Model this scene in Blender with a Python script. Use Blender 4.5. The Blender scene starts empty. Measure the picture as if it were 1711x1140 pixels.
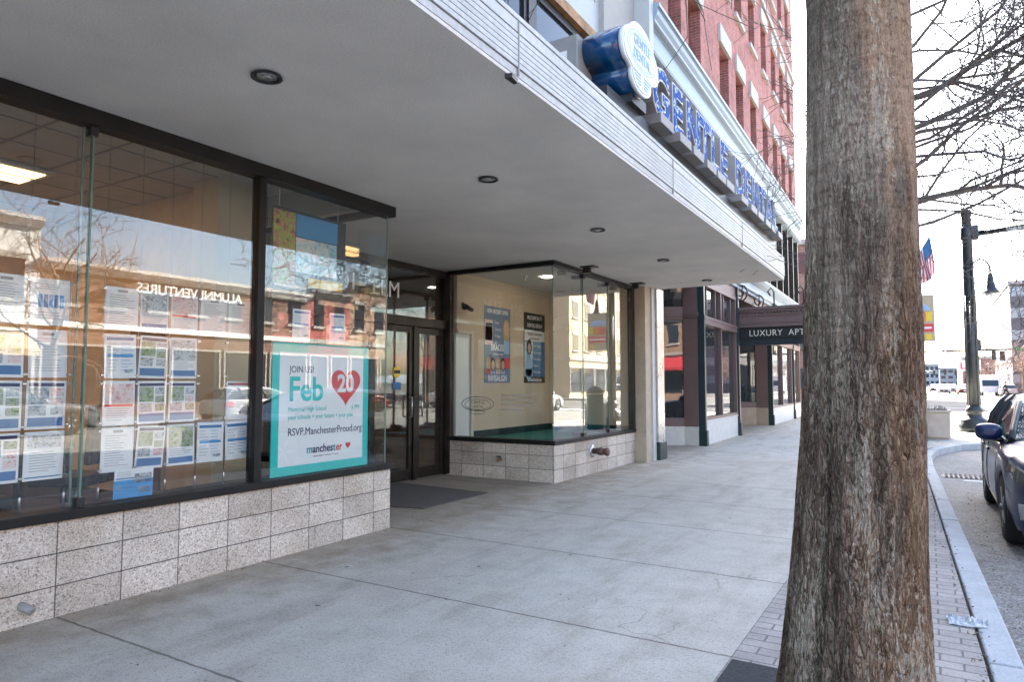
import bpy, bmesh, math, random
from mathutils import Vector, Matrix, noise
R = math.radians
rnd = random.Random(7)
sc = bpy.context.scene
COL = sc.collection

# ---------------------------------------------------------------- materials
def nd(nt, t, **kw):
    n = nt.nodes.new(t)
    for k, v in kw.items(): setattr(n, k, v)
    return n
def new_mat(name):
    m = bpy.data.materials.new(name); m.use_nodes = True
    nt = m.node_tree; b = nt.nodes['Principled BSDF']
    return m, nt, b
def c4(c): return (c[0], c[1], c[2], 1)
def ramp(nt, fac, stops, interp='LINEAR'):
    r = nd(nt, 'ShaderNodeValToRGB'); r.color_ramp.interpolation = interp
    e = r.color_ramp.elements
    e[0].position, e[0].color = stops[0][0], c4(stops[0][1])
    e[1].position, e[1].color = stops[-1][0], c4(stops[-1][1])
    for p, c in stops[1:-1]:
        x = e.new(p); x.color = c4(c)
    nt.links.new(fac, r.inputs['Fac']); return r.outputs['Color']
def noise_n(nt, vec, scale, detail=4, rough=.55, dist=0):
    n = nd(nt, 'ShaderNodeTexNoise'); n.inputs['Scale'].default_value = scale
    n.inputs['Detail'].default_value = detail; n.inputs['Roughness'].default_value = rough
    n.inputs['Distortion'].default_value = dist
    if vec is not None: nt.links.new(vec, n.inputs['Vector'])
    return n.outputs['Fac']
def coord(nt, kind='Object', scale=None):
    t = nd(nt, 'ShaderNodeTexCoord')
    o = t.outputs[kind]
    if scale:
        mp = nd(nt, 'ShaderNodeMapping'); mp.inputs['Scale'].default_value = scale
        nt.links.new(o, mp.inputs['Vector']); o = mp.outputs['Vector']
    return o
def mixc(nt, fac, a, b, mode='MIX'):
    m = nd(nt, 'ShaderNodeMix', data_type='RGBA', blend_type=mode)
    for s, v in ((0, fac), (6, a), (7, b)):
        if hasattr(v, 'is_output'): nt.links.new(v, m.inputs[s])
        elif isinstance(v, (int, float)): m.inputs[s].default_value = v
        else: m.inputs[s].default_value = c4(v)
    return m.outputs[2]
def math_n(nt, op, a, b=0.0, c=None):
    m = nd(nt, 'ShaderNodeMath', operation=op)
    for i, v in enumerate((a, b, c)):
        if v is None: continue
        if hasattr(v, 'is_output'): nt.links.new(v, m.inputs[i])
        else: m.inputs[i].default_value = v
    return m.outputs[0]
def bump(nt, b, h, strength=.3, dist=.01):
    n = nd(nt, 'ShaderNodeBump'); n.inputs['Strength'].default_value = strength
    n.inputs['Distance'].default_value = dist
    nt.links.new(h, n.inputs['Height']); nt.links.new(n.outputs['Normal'], b.inputs['Normal'])
def spec(b, v): b.inputs['Specular IOR Level'].default_value = v

def M(name, col, rough=.6, metal=0., var=.18, vs=5., bm=0., bs=60., sp=.5, coat=0., fine=.0):
    m, nt, b = new_mat(name)
    o = coord(nt)
    f = noise_n(nt, o, vs, 5, .6)
    lo = tuple(c * (1 - var) for c in col); hi = tuple(min(1, c * (1 + var)) for c in col)
    cc = ramp(nt, f, [(.3, lo), (.7, hi)])
    if fine:
        f2 = noise_n(nt, o, bs, 3, .6)
        cc = mixc(nt, 1.0, cc, ramp(nt, f2, [(.3, (1 - fine,) * 3), (.7, (1, 1, 1))]), 'MULTIPLY')
    nt.links.new(cc, b.inputs['Base Color'])
    rr = math_n(nt, 'MULTIPLY_ADD', f, .25 * rough, rough * .88)
    nt.links.new(rr, b.inputs['Roughness'])
    b.inputs['Metallic'].default_value = metal; spec(b, sp)
    if coat:
        b.inputs['Coat Weight'].default_value = coat; b.inputs['Coat Roughness'].default_value = .05
    if bm: bump(nt, b, noise_n(nt, o, bs, 4, .6), bm, .01)
    return m
def emis(name, col, s):
    m, nt, b = new_mat(name)
    b.inputs['Base Color'].default_value = c4(col)
    b.inputs['Emission Color'].default_value = c4(col); b.inputs['Emission Strength'].default_value = s
    return m
def glass(name, tint=(.975, .99, .98), ior=1.5, gain=1.0, smear=.02):
    m = bpy.data.materials.new(name); m.use_nodes = True
    nt = m.node_tree; nt.nodes.remove(nt.nodes['Principled BSDF'])
    out = nt.nodes['Material Output']
    tr = nd(nt, 'ShaderNodeBsdfTransparent'); tr.inputs['Color'].default_value = c4(tint)
    gl = nd(nt, 'ShaderNodeBsdfGlossy'); gl.inputs['Roughness'].default_value = 0.0
    gl.inputs['Color'].default_value = (1, 1, 1, 1)
    fr = nd(nt, 'ShaderNodeFresnel'); ge = nd(nt, 'ShaderNodeNewGeometry')
    nt.links.new(math_n(nt, 'MULTIPLY_ADD', ge.outputs['Backfacing'], 1 / ior - ior, ior), fr.inputs['IOR'])
    bn = nd(nt, 'ShaderNodeBump'); bn.inputs['Strength'].default_value = smear; bn.inputs['Distance'].default_value = .02
    nt.links.new(noise_n(nt, coord(nt), 1.3, 2), bn.inputs['Height'])
    nt.links.new(bn.outputs['Normal'], gl.inputs['Normal'])
    mx = nd(nt, 'ShaderNodeMixShader')
    nt.links.new(math_n(nt, 'MULTIPLY', fr.outputs[0], gain), mx.inputs[0])
    nt.links.new(tr.outputs[0], mx.inputs[1]); nt.links.new(gl.outputs[0], mx.inputs[2])
    nt.links.new(mx.outputs[0], out.inputs['Surface'])
    return m
def dark_glass(name, col=(.02, .025, .03), ior=1.6, rough=.02):
    m, nt, b = new_mat(name)
    b.inputs['Base Color'].default_value = c4(col); b.inputs['Roughness'].default_value = rough
    b.inputs['IOR'].default_value = ior
    bump(nt, b, noise_n(nt, coord(nt), 1.6, 2), .04, .02)
    return m

def mat_sidewalk():
    m, nt, b = new_mat('sidewalk_concrete')
    o = coord(nt)
    big = noise_n(nt, o, .55, 6, .62); mid = noise_n(nt, o, 3.5, 6, .65); fin = noise_n(nt, o, 140, 3, .6)
    c = ramp(nt, big, [(.3, (.50, .45, .38)), (.55, (.565, .515, .44)), (.75, (.60, .555, .485))])
    c = mixc(nt, 1, c, ramp(nt, mid, [(.32, (.86, .85, .84)), (.56, (1.0, 1.0, 1.0)), (.7, (1.05, 1.045, 1.04))]), 'MULTIPLY')
    c = mixc(nt, 1, c, ramp(nt, fin, [(.30, (.60, .59, .58)), (.56, (1.05, 1.05, 1.05))]), 'MULTIPLY')
    gr = noise_n(nt, o, 42, 5, .75); c = mixc(nt, 1, c, ramp(nt, gr, [(.34, (.70, .69, .68)), (.47, (.99, .99, .99)), (.66, (1.06, 1.06, 1.05))]), 'MULTIPLY')
    st_ = noise_n(nt, coord(nt, 'Object', (1, .22, 1)), 2.6, 5, .7); c = mixc(nt, 1, c, ramp(nt, st_, [(.36, (.84, .82, .80)), (.50, (1, 1, 1))]), 'MULTIPLY')
    # brown grime creeping from the shop wall
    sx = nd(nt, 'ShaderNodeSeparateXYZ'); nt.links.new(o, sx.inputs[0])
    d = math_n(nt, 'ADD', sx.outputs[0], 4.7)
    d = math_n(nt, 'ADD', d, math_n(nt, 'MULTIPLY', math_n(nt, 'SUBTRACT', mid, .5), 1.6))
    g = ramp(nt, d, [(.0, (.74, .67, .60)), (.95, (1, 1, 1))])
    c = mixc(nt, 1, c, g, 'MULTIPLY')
    # gum spots
    v = nd(nt, 'ShaderNodeTexVoronoi'); v.inputs['Scale'].default_value = 2.7; nt.links.new(o, v.inputs['Vector'])
    wob = math_n(nt, 'ADD', v.outputs['Distance'], math_n(nt, 'MULTIPLY', math_n(nt, 'SUBTRACT', noise_n(nt, o, 30, 3), .5), .06))
    sp = ramp(nt, wob, [(.034, (.36, .34, .33)), (.056, (1, 1, 1))])
    c = mixc(nt, 1, c, sp, 'MULTIPLY')
    # transverse joints every 1.55 m, wobbling a little, and hairline cracks
    wy = math_n(nt, 'ADD', sx.outputs[1], math_n(nt, 'MULTIPLY', math_n(nt, 'SUBTRACT', noise_n(nt, o, 9, 3), .5), .02))
    fr = math_n(nt, 'FRACT', math_n(nt, 'DIVIDE', math_n(nt, 'ADD', wy, 10 * 1.55 - 3.78 + .775), 1.55))
    jd = math_n(nt, 'ABSOLUTE', math_n(nt, 'SUBTRACT', fr, .5))
    jm = ramp(nt, jd, [(.003, (.38, .36, .34)), (.0075, (1, 1, 1))])
    c = mixc(nt, 1, c, jm, 'MULTIPLY')
    vc = nd(nt, 'ShaderNodeTexVoronoi', feature='DISTANCE_TO_EDGE'); vc.inputs['Scale'].default_value = .28
    od = nd(nt, 'ShaderNodeVectorMath', operation='ADD')
    ns = nd(nt, 'ShaderNodeTexNoise'); ns.inputs['Scale'].default_value = 2.2; nt.links.new(o, ns.inputs['Vector'])
    nt.links.new(o, od.inputs[0]); nt.links.new(ns.outputs['Color'], od.inputs[1]); nt.links.new(od.outputs[0], vc.inputs['Vector'])
    ck = ramp(nt, math_n(nt, 'ADD', vc.outputs['Distance'], math_n(nt, 'MULTIPLY', math_n(nt, 'GREATER_THAN', noise_n(nt, o, .4, 2), .43), 1.0)), [(.0006, (.7, .68, .66)), (.0016, (1, 1, 1))])
    c = mixc(nt, 1, c, ck, 'MULTIPLY')
    nt.links.new(c, b.inputs['Base Color']); b.inputs['Roughness'].default_value = .86; spec(b, .35)
    bj = nd(nt, 'ShaderNodeRGBToBW'); nt.links.new(jm, bj.inputs[0])
    h = math_n(nt, 'ADD', math_n(nt, 'MULTIPLY', fin, .12), math_n(nt, 'MULTIPLY', bj.outputs[0], .8))
    bump(nt, b, h, .5, .008)
    return m
def mat_block():
    m, nt, b = new_mat('exposed_aggregate_block')
    uv = coord(nt, 'UV'); o = coord(nt)
    br = nd(nt, 'ShaderNodeTexBrick', offset=0.0, squash=1.0)
    for k, v in (('Scale', 1.0), ('Mortar Size', .0045), ('Mortar Smooth', .3), ('Brick Width', .407), ('Row Height', .2), ('Bias', 0)):
        br.inputs[k].default_value = v
    br.inputs['Color1'].default_value = (.52, .465, .395, 1); br.inputs['Color2'].default_value = (.72, .655, .565, 1)
    br.inputs['Mortar'].default_value = (.13, .11, .10, 1)
    mp = nd(nt, 'ShaderNodeMapping'); mp.inputs['Location'].default_value = (-.185, .20 - .59 % .2 , 0)
    nt.links.new(uv, mp.inputs['Vector']); nt.links.new(mp.outputs[0], br.inputs['Vector'])
    v = nd(nt, 'ShaderNodeTexVoronoi'); v.inputs['Scale'].default_value = 120; nt.links.new(o, v.inputs['Vector'])
    bw = nd(nt, 'ShaderNodeRGBToBW'); nt.links.new(v.outputs['Color'], bw.inputs[0])
    pk = ramp(nt, bw.outputs[0], [(.10, (.42, .38, .35)), (.30, (.80, .77, .74)), (.62, (1.0, .98, .96)), (.86, (1.2, 1.19, 1.18))])
    c = mixc(nt, 1, br.outputs['Color'], pk, 'MULTIPLY')
    c = mixc(nt, 1, c, ramp(nt, noise_n(nt, o, 1.6, 5), [(.32, (.74, .69, .63)), (.55, (1.0, .99, .98)), (.7, (1.05, 1.05, 1.04))]), 'MULTIPLY')
    nt.links.new(c, b.inputs['Base Color']); b.inputs['Roughness'].default_value = .8
    h = math_n(nt, 'SUBTRACT', math_n(nt, 'MULTIPLY', v.outputs['Distance'], -.35), math_n(nt, 'MULTIPLY', br.outputs['Fac'], 1.2))
    bump(nt, b, h, .55, .006)
    return m
def mat_brick(name, c1, c2, mortar, w=.21, h=.072, ms=.006, offset=.5, var=.3, rough=.85, kind='UV'):
    m, nt, b = new_mat(name)
    uv = coord(nt, kind); o = coord(nt)
    br = nd(nt, 'ShaderNodeTexBrick', offset=offset)
    for k, v in (('Scale', 1.0), ('Mortar Size', ms), ('Mortar Smooth', .2), ('Brick Width', w), ('Row Height', h)):
        br.inputs[k].default_value = v
    br.inputs['Color1'].default_value = c4(c1); br.inputs['Color2'].default_value = c4(c2); br.inputs['Mortar'].default_value = c4(mortar)
    nt.links.new(uv, br.inputs['Vector'])
    c = mixc(nt, 1, br.outputs['Color'], ramp(nt, noise_n(nt, o, 2.2, 5, .65), [(.3, (1 - var,) * 3), (.7, (1 + var * .4,) * 3)]), 'MULTIPLY')
    c = mixc(nt, 1, c, ramp(nt, noise_n(nt, o, 60, 3, .6), [(.3, (.8, .8, .8)), (.65, (1.06, 1.06, 1.06))]), 'MULTIPLY')
    nt.links.new(c, b.inputs['Base Color']); b.inputs['Roughness'].default_value = rough
    bump(nt, b, math_n(nt, 'ADD', math_n(nt, 'MULTIPLY', br.outputs['Fac'], -1.), math_n(nt, 'MULTIPLY', noise_n(nt, o, 60, 3), .3)), .5, .006)
    return m
def mat_asphalt(name='asphalt', k=1.0):
    m, nt, b = new_mat(name)
    o = coord(nt)
    c = ramp(nt, noise_n(nt, o, .8, 6, .65), [(.3, tuple(k * q for q in (.15, .142, .13))), (.7, tuple(k * q for q in (.235, .224, .207)))])
    v = nd(nt, 'ShaderNodeTexVoronoi'); v.inputs['Scale'].default_value = 75; nt.links.new(o, v.inputs['Vector'])
    bw = nd(nt, 'ShaderNodeRGBToBW'); nt.links.new(v.outputs['Color'], bw.inputs[0])
    c = mixc(nt, 1, c, ramp(nt, bw.outputs[0], [(.2, (.7, .7, .7)), (.6, (1.1, 1.1, 1.1)), (.85, (1.7, 1.65, 1.6))]), 'MULTIPLY')
    c = mixc(nt, 1, c, ramp(nt, noise_n(nt, o, 7, 5, .7), [(.35, (.75, .72, .68)), (.6, (1.1, 1.1, 1.1))]), 'MULTIPLY')
    nt.links.new(c, b.inputs['Base Color']); b.inputs['Roughness'].default_value = .8
    bump(nt, b, v.outputs['Distance'], .5, .006)
    return m
def mat_bark():
    m, nt, b = new_mat('furrowed_bark')
    o = coord(nt)
    st = coord(nt, 'Object', (1, 1, .2)); st2 = coord(nt, 'Object', (1, 1, .42)); hz = coord(nt, 'Object', (.3, .3, 1.7))
    # warp so the plates are ragged
    wn = nd(nt, 'ShaderNodeTexNoise'); wn.inputs['Scale'].default_value = 26; wn.inputs['Detail'].default_value = 4; nt.links.new(st2, wn.inputs['Vector'])
    ad = nd(nt, 'ShaderNodeVectorMath', operation='MULTIPLY_ADD'); nt.links.new(wn.outputs['Color'], ad.inputs[0]); ad.inputs[1].default_value = (.045,) * 3; nt.links.new(st, ad.inputs[2])
    vo = nd(nt, 'ShaderNodeTexVoronoi', feature='DISTANCE_TO_EDGE'); vo.inputs['Scale'].default_value = 74; nt.links.new(ad.outputs[0], vo.inputs['Vector'])
    vc = nd(nt, 'ShaderNodeTexVoronoi'); vc.inputs['Scale'].default_value = 74; nt.links.new(ad.outputs[0], vc.inputs['Vector'])
    cell = nd(nt, 'ShaderNodeRGBToBW'); nt.links.new(vc.outputs['Color'], cell.inputs[0])
    furrow = noise_n(nt, st, 30, 6, .7, .8); flake = noise_n(nt, st2, 95, 5, .72, .6); grain = noise_n(nt, o, 230, 3, .7)
    sx = nd(nt, 'ShaderNodeSeparateXYZ'); nt.links.new(o, sx.inputs[0])
    base = ramp(nt, math_n(nt, 'ADD', math_n(nt, 'MULTIPLY', furrow, .62), math_n(nt, 'MULTIPLY', cell.outputs[0], .38)), [(.30, (.11, .08, .06)), (.44, (.21, .16, .122)), (.56, (.31, .25, .20)), (.72, (.44, .37, .305))])
    crack = ramp(nt, math_n(nt, 'ADD', vo.outputs['Distance'], math_n(nt, 'MULTIPLY', math_n(nt, 'SUBTRACT', flake, .5), .16)), [(.0, (.54, .49, .45)), (.09, (1, 1, 1))])
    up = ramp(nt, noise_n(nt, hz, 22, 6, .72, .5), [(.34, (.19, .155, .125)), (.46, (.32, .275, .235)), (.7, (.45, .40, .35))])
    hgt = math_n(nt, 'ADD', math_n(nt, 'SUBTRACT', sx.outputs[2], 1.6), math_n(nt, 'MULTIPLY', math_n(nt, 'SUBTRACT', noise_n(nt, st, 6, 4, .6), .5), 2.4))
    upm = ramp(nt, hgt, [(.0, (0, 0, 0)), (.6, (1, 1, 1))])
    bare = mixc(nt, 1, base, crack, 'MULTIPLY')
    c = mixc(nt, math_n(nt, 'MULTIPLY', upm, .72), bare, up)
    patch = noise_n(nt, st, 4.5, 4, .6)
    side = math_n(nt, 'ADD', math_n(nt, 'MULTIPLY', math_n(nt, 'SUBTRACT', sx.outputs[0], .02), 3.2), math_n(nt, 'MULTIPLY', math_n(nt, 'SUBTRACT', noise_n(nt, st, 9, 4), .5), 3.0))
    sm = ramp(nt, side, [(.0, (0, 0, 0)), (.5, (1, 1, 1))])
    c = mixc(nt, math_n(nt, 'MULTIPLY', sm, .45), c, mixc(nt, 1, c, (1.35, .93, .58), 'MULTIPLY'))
    lich = math_n(nt, 'MULTIPLY', noise_n(nt, st2, 70, 5, .75), noise_n(nt, st, 7, 3))
    lm = ramp(nt, lich, [(.285, (0, 0, 0)), (.325, (1, 1, 1))])
    c = mixc(nt, math_n(nt, 'MULTIPLY', lm, .68), c, (.60, .55, .47))
    c = mixc(nt, 1, c, ramp(nt, flake, [(.34, (.56, .53, .51)), (.52, (1.12, 1.10, 1.08))]), 'MULTIPLY')
    c = mixc(nt, 1, c, ramp(nt, grain, [(.3, (.78, .77, .76)), (.6, (1.1, 1.1, 1.1))]), 'MULTIPLY')
    c = mixc(nt, 1, c, ramp(nt, patch, [(.36, (.62, .60, .58)), (.58, (1.12, 1.12, 1.12))]), 'MULTIPLY')
    c = mixc(nt, 1, c, (1.07, 1.0, .92), 'MULTIPLY')
    nt.links.new(c, b.inputs['Base Color']); b.inputs['Roughness'].default_value = .92; spec(b, .2)
    low = math_n(nt, 'MULTIPLY', math_n(nt, 'MINIMUM', vo.outputs['Distance'], .25), math_n(nt, 'SUBTRACT', 1.5, math_n(nt, 'MULTIPLY', upm, 1.1)))
    h = math_n(nt, 'ADD', math_n(nt, 'ADD', math_n(nt, 'MULTIPLY', furrow, .9), math_n(nt, 'MULTIPLY', flake, .6)), math_n(nt, 'MULTIPLY', low, 2.0))
    bump(nt, b, h, 1.0, .028)
    return m
def mat_facepaint():
    # weathered blue letter faces: blue film with white flakes
    m, nt, b = new_mat('weathered_blue_film')
    o = coord(nt)
    c = ramp(nt, noise_n(nt, o, 13, 3, .5, 1.2), [(.525, (.006, .075, .34)), (.555, (.015, .14, .46)), (.585, (.55, .60, .62))])
    nt.links.new(c, b.inputs['Base Color']); b.inputs['Roughness'].default_value = .6; spec(b, .12)
    return m
def mat_flagphoto(name, cols, scale=9):
    m, nt, b = new_mat(name)
    o = coord(nt)
    n = len(cols)
    c = ramp(nt, noise_n(nt, o, scale, 4, .6, .8), [(.3 + .4 * i / (n - 1), cols[i]) for i in range(n)])
    nt.links.new(c, b.inputs['Base Color']); b.inputs['Roughness'].default_value = .4
    return m

WHITE = M('white_paint', (.78, .78, .76), .5, var=.05)
PAPER = M('white_paper', (.80, .80, .79), .55, var=.02)
BLACK = M('black_metal', (.014, .014, .015), .4, var=.3)
BRONZE = M('dark_bronze_metal', (.035, .028, .022), .42, .4, var=.25)
SIDEWALK, BLOCK, ASPHALT, BARK = mat_sidewalk(), mat_block(), mat_asphalt(), mat_bark()
REDBRICK = mat_brick('red_brick', (.43, .14, .11), (.31, .095, .075), (.42, .30, .27), var=.42)
PAVER = mat_brick('clay_paver', (.46, .395, .345), (.36, .32, .285), (.17, .16, .15), .21, .105, .006)
TANBRICK = mat_brick('tan_brick', (.45, .28, .18), (.36, .21, .14), (.45, .38, .32))
DARKBRICK = mat_brick('brown_brick', (.27, .14, .095), (.20, .10, .07), (.33, .28, .24))
SOFFIT = M('grey_stucco', (.80, .755, .69), .9, var=.11, vs=.9, bm=.4, bs=85, fine=.16)
KERBSTONE = M('granite_kerb', (.46, .47, .47), .8, var=.16, vs=3, bm=.3, bs=70, fine=.25)
GLASS = glass('shop_glass', ior=1.52, gain=1.5, smear=.012)
EDGEGLASS = M('glass_edge_green', (.13, .22, .17), .15, var=.1)
DGLASS = dark_glass('window_glass', (.02, .03, .045), 1.42)
STOREGLASS = dark_glass('storefront_glass', (.035, .035, .035), 1.9, .015)
BEIGE = M('beige_wall_paint', (.74, .60, .40), .7, var=.05, vs=2)
TANWALL = M('tan_wall', (.70, .53, .34), .7, var=.08)
BROWNWALL = M('brown_panel', (.20, .125, .08), .6, var=.15)
CEIL = M('ceiling_tile', (.66, .62, .56), .9, var=.06, bm=.2)
CARPET = M('dark_carpet', (.035, .03, .03), .95, var=.3, vs=20)
GREENFLOOR = M('green_carpet', (.025, .17, .135), .9, var=.12, vs=30, bm=.2, bs=150)
STALL = M('cream_stall_riser', (.66, .63, .57), .7, var=.08, fine=.1)
RIBWHITE = M('white_ribbed_metal', (.56, .55, .515), .45, var=.14, vs=1.6, bs=22, fine=.2)
STEEL = M('brushed_steel', (.52, .53, .54), .28, .9, var=.12)
GREYBOX = M('grey_sheet_metal', (.30, .285, .27), .5, .1, var=.12)
BLUEPLASTIC = M('glossy_blue', (.003, .055, .16), .2, var=.08, coat=.4)
LETTERFACE = mat_facepaint()
LETTERSIDE = M('letter_return', (.34, .31, .28), .5, var=.12)
TEAL = M('teal_ink', (.02, .58, .52), .4, var=.02)
RED = M('red_ink', (.72, .07, .07), .4, var=.03)
POSTERWHITE = M('bright_paper', (.90, .90, .89), .5, var=.01)
NAVY = M('navy_ink', (.025, .03, .10), .45, var=.03)
INKBLUE = M('blue_ink', (.045, .16, .36), .45, var=.03)
MIDBLUE = M('mid_blue_ink', (.04, .30, .62), .45, var=.04)
PALEBLUE = M('pale_blue_ink', (.35, .52, .72), .45, var=.05)
TEALINK = M('deep_teal_ink', (.02, .33, .36), .45, var=.03)
GREYINK = M('grey_print', (.30, .30, .31), .5, var=.05)
YELLOW = M('yellow_print', (.85, .60, .06), .45, var=.05)
GREENPHOTO = mat_flagphoto('photo_garden', [(.04, .09, .03), (.20, .30, .09), (.45, .46, .40), (.08, .12, .07)], 26)
COLLAGEPHOTO = mat_flagphoto('photo_children', [(.05, .13, .03), (.36, .50, .06), (.50, .18, .12), (.06, .10, .05)], 15)
HOUSEPHOTO = mat_flagphoto('photo_house', [(.10, .12, .13), (.35, .36, .36), (.62, .66, .70), (.20, .24, .16)], 34)
PINKPHOTO = mat_flagphoto('photo_rosy', [(.55, .15, .18), (.75, .48, .45), (.80, .70, .66), (.45, .30, .25)], 24)
SKYPHOTO = mat_flagphoto('photo_sky', [(.10, .45, .62), (.40, .68, .78), (.80, .80, .78), (.22, .26, .20)], 9)
SKIN = M('skin', (.55, .33, .24), .55, var=.06)
SKINPRINT = M('skin_print', (.62, .40, .28), .5, var=.08, vs=20)
HAIRPRINT = M('hair_print', (.05, .03, .02), .6, var=.2)
BLONDPRINT = M('blond_print', (.52, .36, .15), .6, var=.15)
BRACKET = M('verdigris_metal', (.05, .09, .09), .5, .3, var=.2)
PLUM = M('plum_wood_paint', (.15, .095, .085), .5, var=.1, vs=3)
DARKGREEN = M('dark_green_paint', (.010, .030, .030), .4, var=.2)
CREAMSTONE = M('pale_stone', (.42, .40, .365), .75, var=.08, bm=.15, fine=.1)
LIMESTONE = M('limestone', (.50, .42, .31), .8, var=.12, fine=.12)
PALEBLUEPAINT = M('pale_blue_paint', (.27, .335, .395), .5, var=.05)
LAMPMETAL = M('lamp_post_paint', (.028, .035, .040), .35, .3, var=.25)
CONCRETE = M('planter_concrete', (.62, .50, .40), .85, var=.12, fine=.2, bm=.3)
RUBBER = M('tyre_rubber', (.012, .012, .012), .75, var=.2)
CHROME = M('chrome', (.42, .43, .44), .22, 1., var=.03)
HEADLAMP = dark_glass('headlamp_lens', (.07, .075, .08), 1.5, .05)
CARGLASS = dark_glass('car_glass', (.02, .035, .04), 1.55, .02)
LINEWHITE = M('road_line_paint', (.72, .72, .70), .7, var=.12, vs=9, fine=.2)
MAT_GREY = M('entrance_mat', (.135, .115, .10), .95, var=.12, vs=12, bm=.4, bs=120, fine=.3)
PIT = M('tree_pit_grit', (.055, .055, .058), .95, var=.25, vs=30, bm=.8, bs=90, fine=.5)
AWNING = M('black_awning_cloth', (.012, .013, .013), .7, var=.2)
GOLDINK = M('cream_letter_paint', (.66, .62, .50), .5, var=.03)
TWIG = M('twig_bark', (.17, .14, .12), .85, var=.25, vs=8)
CASTIRON = M('cast_iron', (.06, .055, .05), .6, .5, var=.3)

# ---------------------------------------------------------------- mesh builder
class MB:
    def __init__(s): s.v = []; s.f = []; s.m = []; s.uv = None; s.sm = []
    def quad(s, pts, mi=0, smooth=False):
        n = len(s.v); s.v += [tuple(p) for p in pts]
        s.f.append(tuple(range(n, n + len(pts)))); s.m.append(mi); s.sm.append(smooth); return s
    def box(s, x0, x1, y0, y1, z0, z1, mi=0):
        n = len(s.v)
        s.v += [(x0, y0, z0), (x1, y0, z0), (x1, y1, z0), (x0, y1, z0), (x0, y0, z1), (x1, y0, z1), (x1, y1, z1), (x0, y1, z1)]
        for q in ((0, 3, 2, 1), (4, 5, 6, 7), (0, 1, 5, 4), (1, 2, 6, 5), (2, 3, 7, 6), (3, 0, 4, 7)):
            s.f.append(tuple(n + i for i in q)); s.m.append(mi); s.sm.append(False)
        return s
    def cbox(s, c, d, mi=0):
        return s.box(c[0] - d[0] / 2, c[0] + d[0] / 2, c[1] - d[1] / 2, c[1] + d[1] / 2, c[2] - d[2] / 2, c[2] + d[2] / 2, mi)
    def prism(s, poly, z0, z1, mi=0, f=lambda a, b, c: (a, b, c), smooth=False):
        n = len(s.v); k = len(poly)
        s.v += [f(a, b, z0) for a, b in poly] + [f(a, b, z1) for a, b in poly]
        s.f.append(tuple(range(n + k - 1, n - 1, -1))); s.m.append(mi); s.sm.append(False)
        s.f.append(tuple(range(n + k, n + 2 * k))); s.m.append(mi); s.sm.append(False)
        for i in range(k):
            j = (i + 1) % k
            s.f.append((n + i, n + j, n + k + j, n + k + i)); s.m.append(mi); s.sm.append(smooth)
        return s
    def tube(s, pts, rads, n=8, mi=0, cap=True, smooth=True):
        pts = [Vector(p) for p in pts]
        if not hasattr(rads, '__len__'): rads = [rads] * len(pts)
        b0 = len(s.v); t = None; up = None
        for i, p in enumerate(pts):
            d = (pts[min(i + 1, len(pts) - 1)] - pts[max(i - 1, 0)])
            d = d.normalized() if d.length > 1e-9 else Vector((0, 0, 1))
            if up is None:
                up = Vector((0, 0, 1)) if abs(d.z) < .9 else Vector((0, 1, 0))
            a = d.cross(up)
            if a.length < 1e-6: a = d.cross(Vector((1, .1, 0)))
            a.normalize(); bb = a.cross(d).normalized(); up = bb
            for k in range(n):
                an = 2 * math.pi * k / n
                q = p + (a * math.cos(an) + bb * math.sin(an)) * rads[i]
                s.v.append(tuple(q))
        for i in range(len(pts) - 1):
            for k in range(n):
                k2 = (k + 1) % n
                s.f.append((b0 + i * n + k, b0 + i * n + k2, b0 + (i + 1) * n + k2, b0 + (i + 1) * n + k)); s.m.append(mi); s.sm.append(smooth)
        if cap:
            s.f.append(tuple(b0 + k for k in range(n - 1, -1, -1))); s.m.append(mi); s.sm.append(False)
            e = b0 + (len(pts) - 1) * n
            s.f.append(tuple(e + k for k in range(n))); s.m.append(mi); s.sm.append(False)
        return s
    def lathe(s, prof, c=(0, 0, 0), n=20, mi=0, axis='z', smooth=True):
        b0 = len(s.v)
        for r, h in prof:
            for k in range(n):
                an = 2 * math.pi * k / n
                u, w = r * math.cos(an), r * math.sin(an)
                p = (u, w, h) if axis == 'z' else ((h, u, w) if axis == 'x' else (w, h, u))
                s.v.append((c[0] + p[0], c[1] + p[1], c[2] + p[2]))
        for i in range(len(prof) - 1):
            for k in range(n):
                k2 = (k + 1) % n
                s.f.append((b0 + i * n + k, b0 + i * n + k2, b0 + (i + 1) * n + k2, b0 + (i + 1) * n + k)); s.m.append(mi); s.sm.append(smooth)
        for i, rev in ((0, True), (len(prof) - 1, False)):
            if prof[i][0] > 1e-4:
                q = [b0 + i * n + k for k in range(n)]
                s.f.append(tuple(reversed(q) if rev else q)); s.m.append(mi); s.sm.append(False)
        return s
    def grid(s, P, mi=0, smooth=True, closed=False):
        b0 = len(s.v); nr = len(P); nc = len(P[0])
        for row in P: s.v += [tuple(p) for p in row]
        for i in range(nr - 1):
            for j in range(nc if closed else nc - 1):
                j2 = (j + 1) % nc
                s.f.append((b0 + i * nc + j, b0 + i * nc + j2, b0 + (i + 1) * nc + j2, b0 + (i + 1) * nc + j)); s.m.append(mi); s.sm.append(smooth)
        return s
    def add_mesh(s, verts, faces, mi=0):
        b0 = len(s.v); s.v += verts
        for f in faces:
            s.f.append(tuple(b0 + i for i in f)); s.m.append(mi); s.sm.append(False)
        return s
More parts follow.
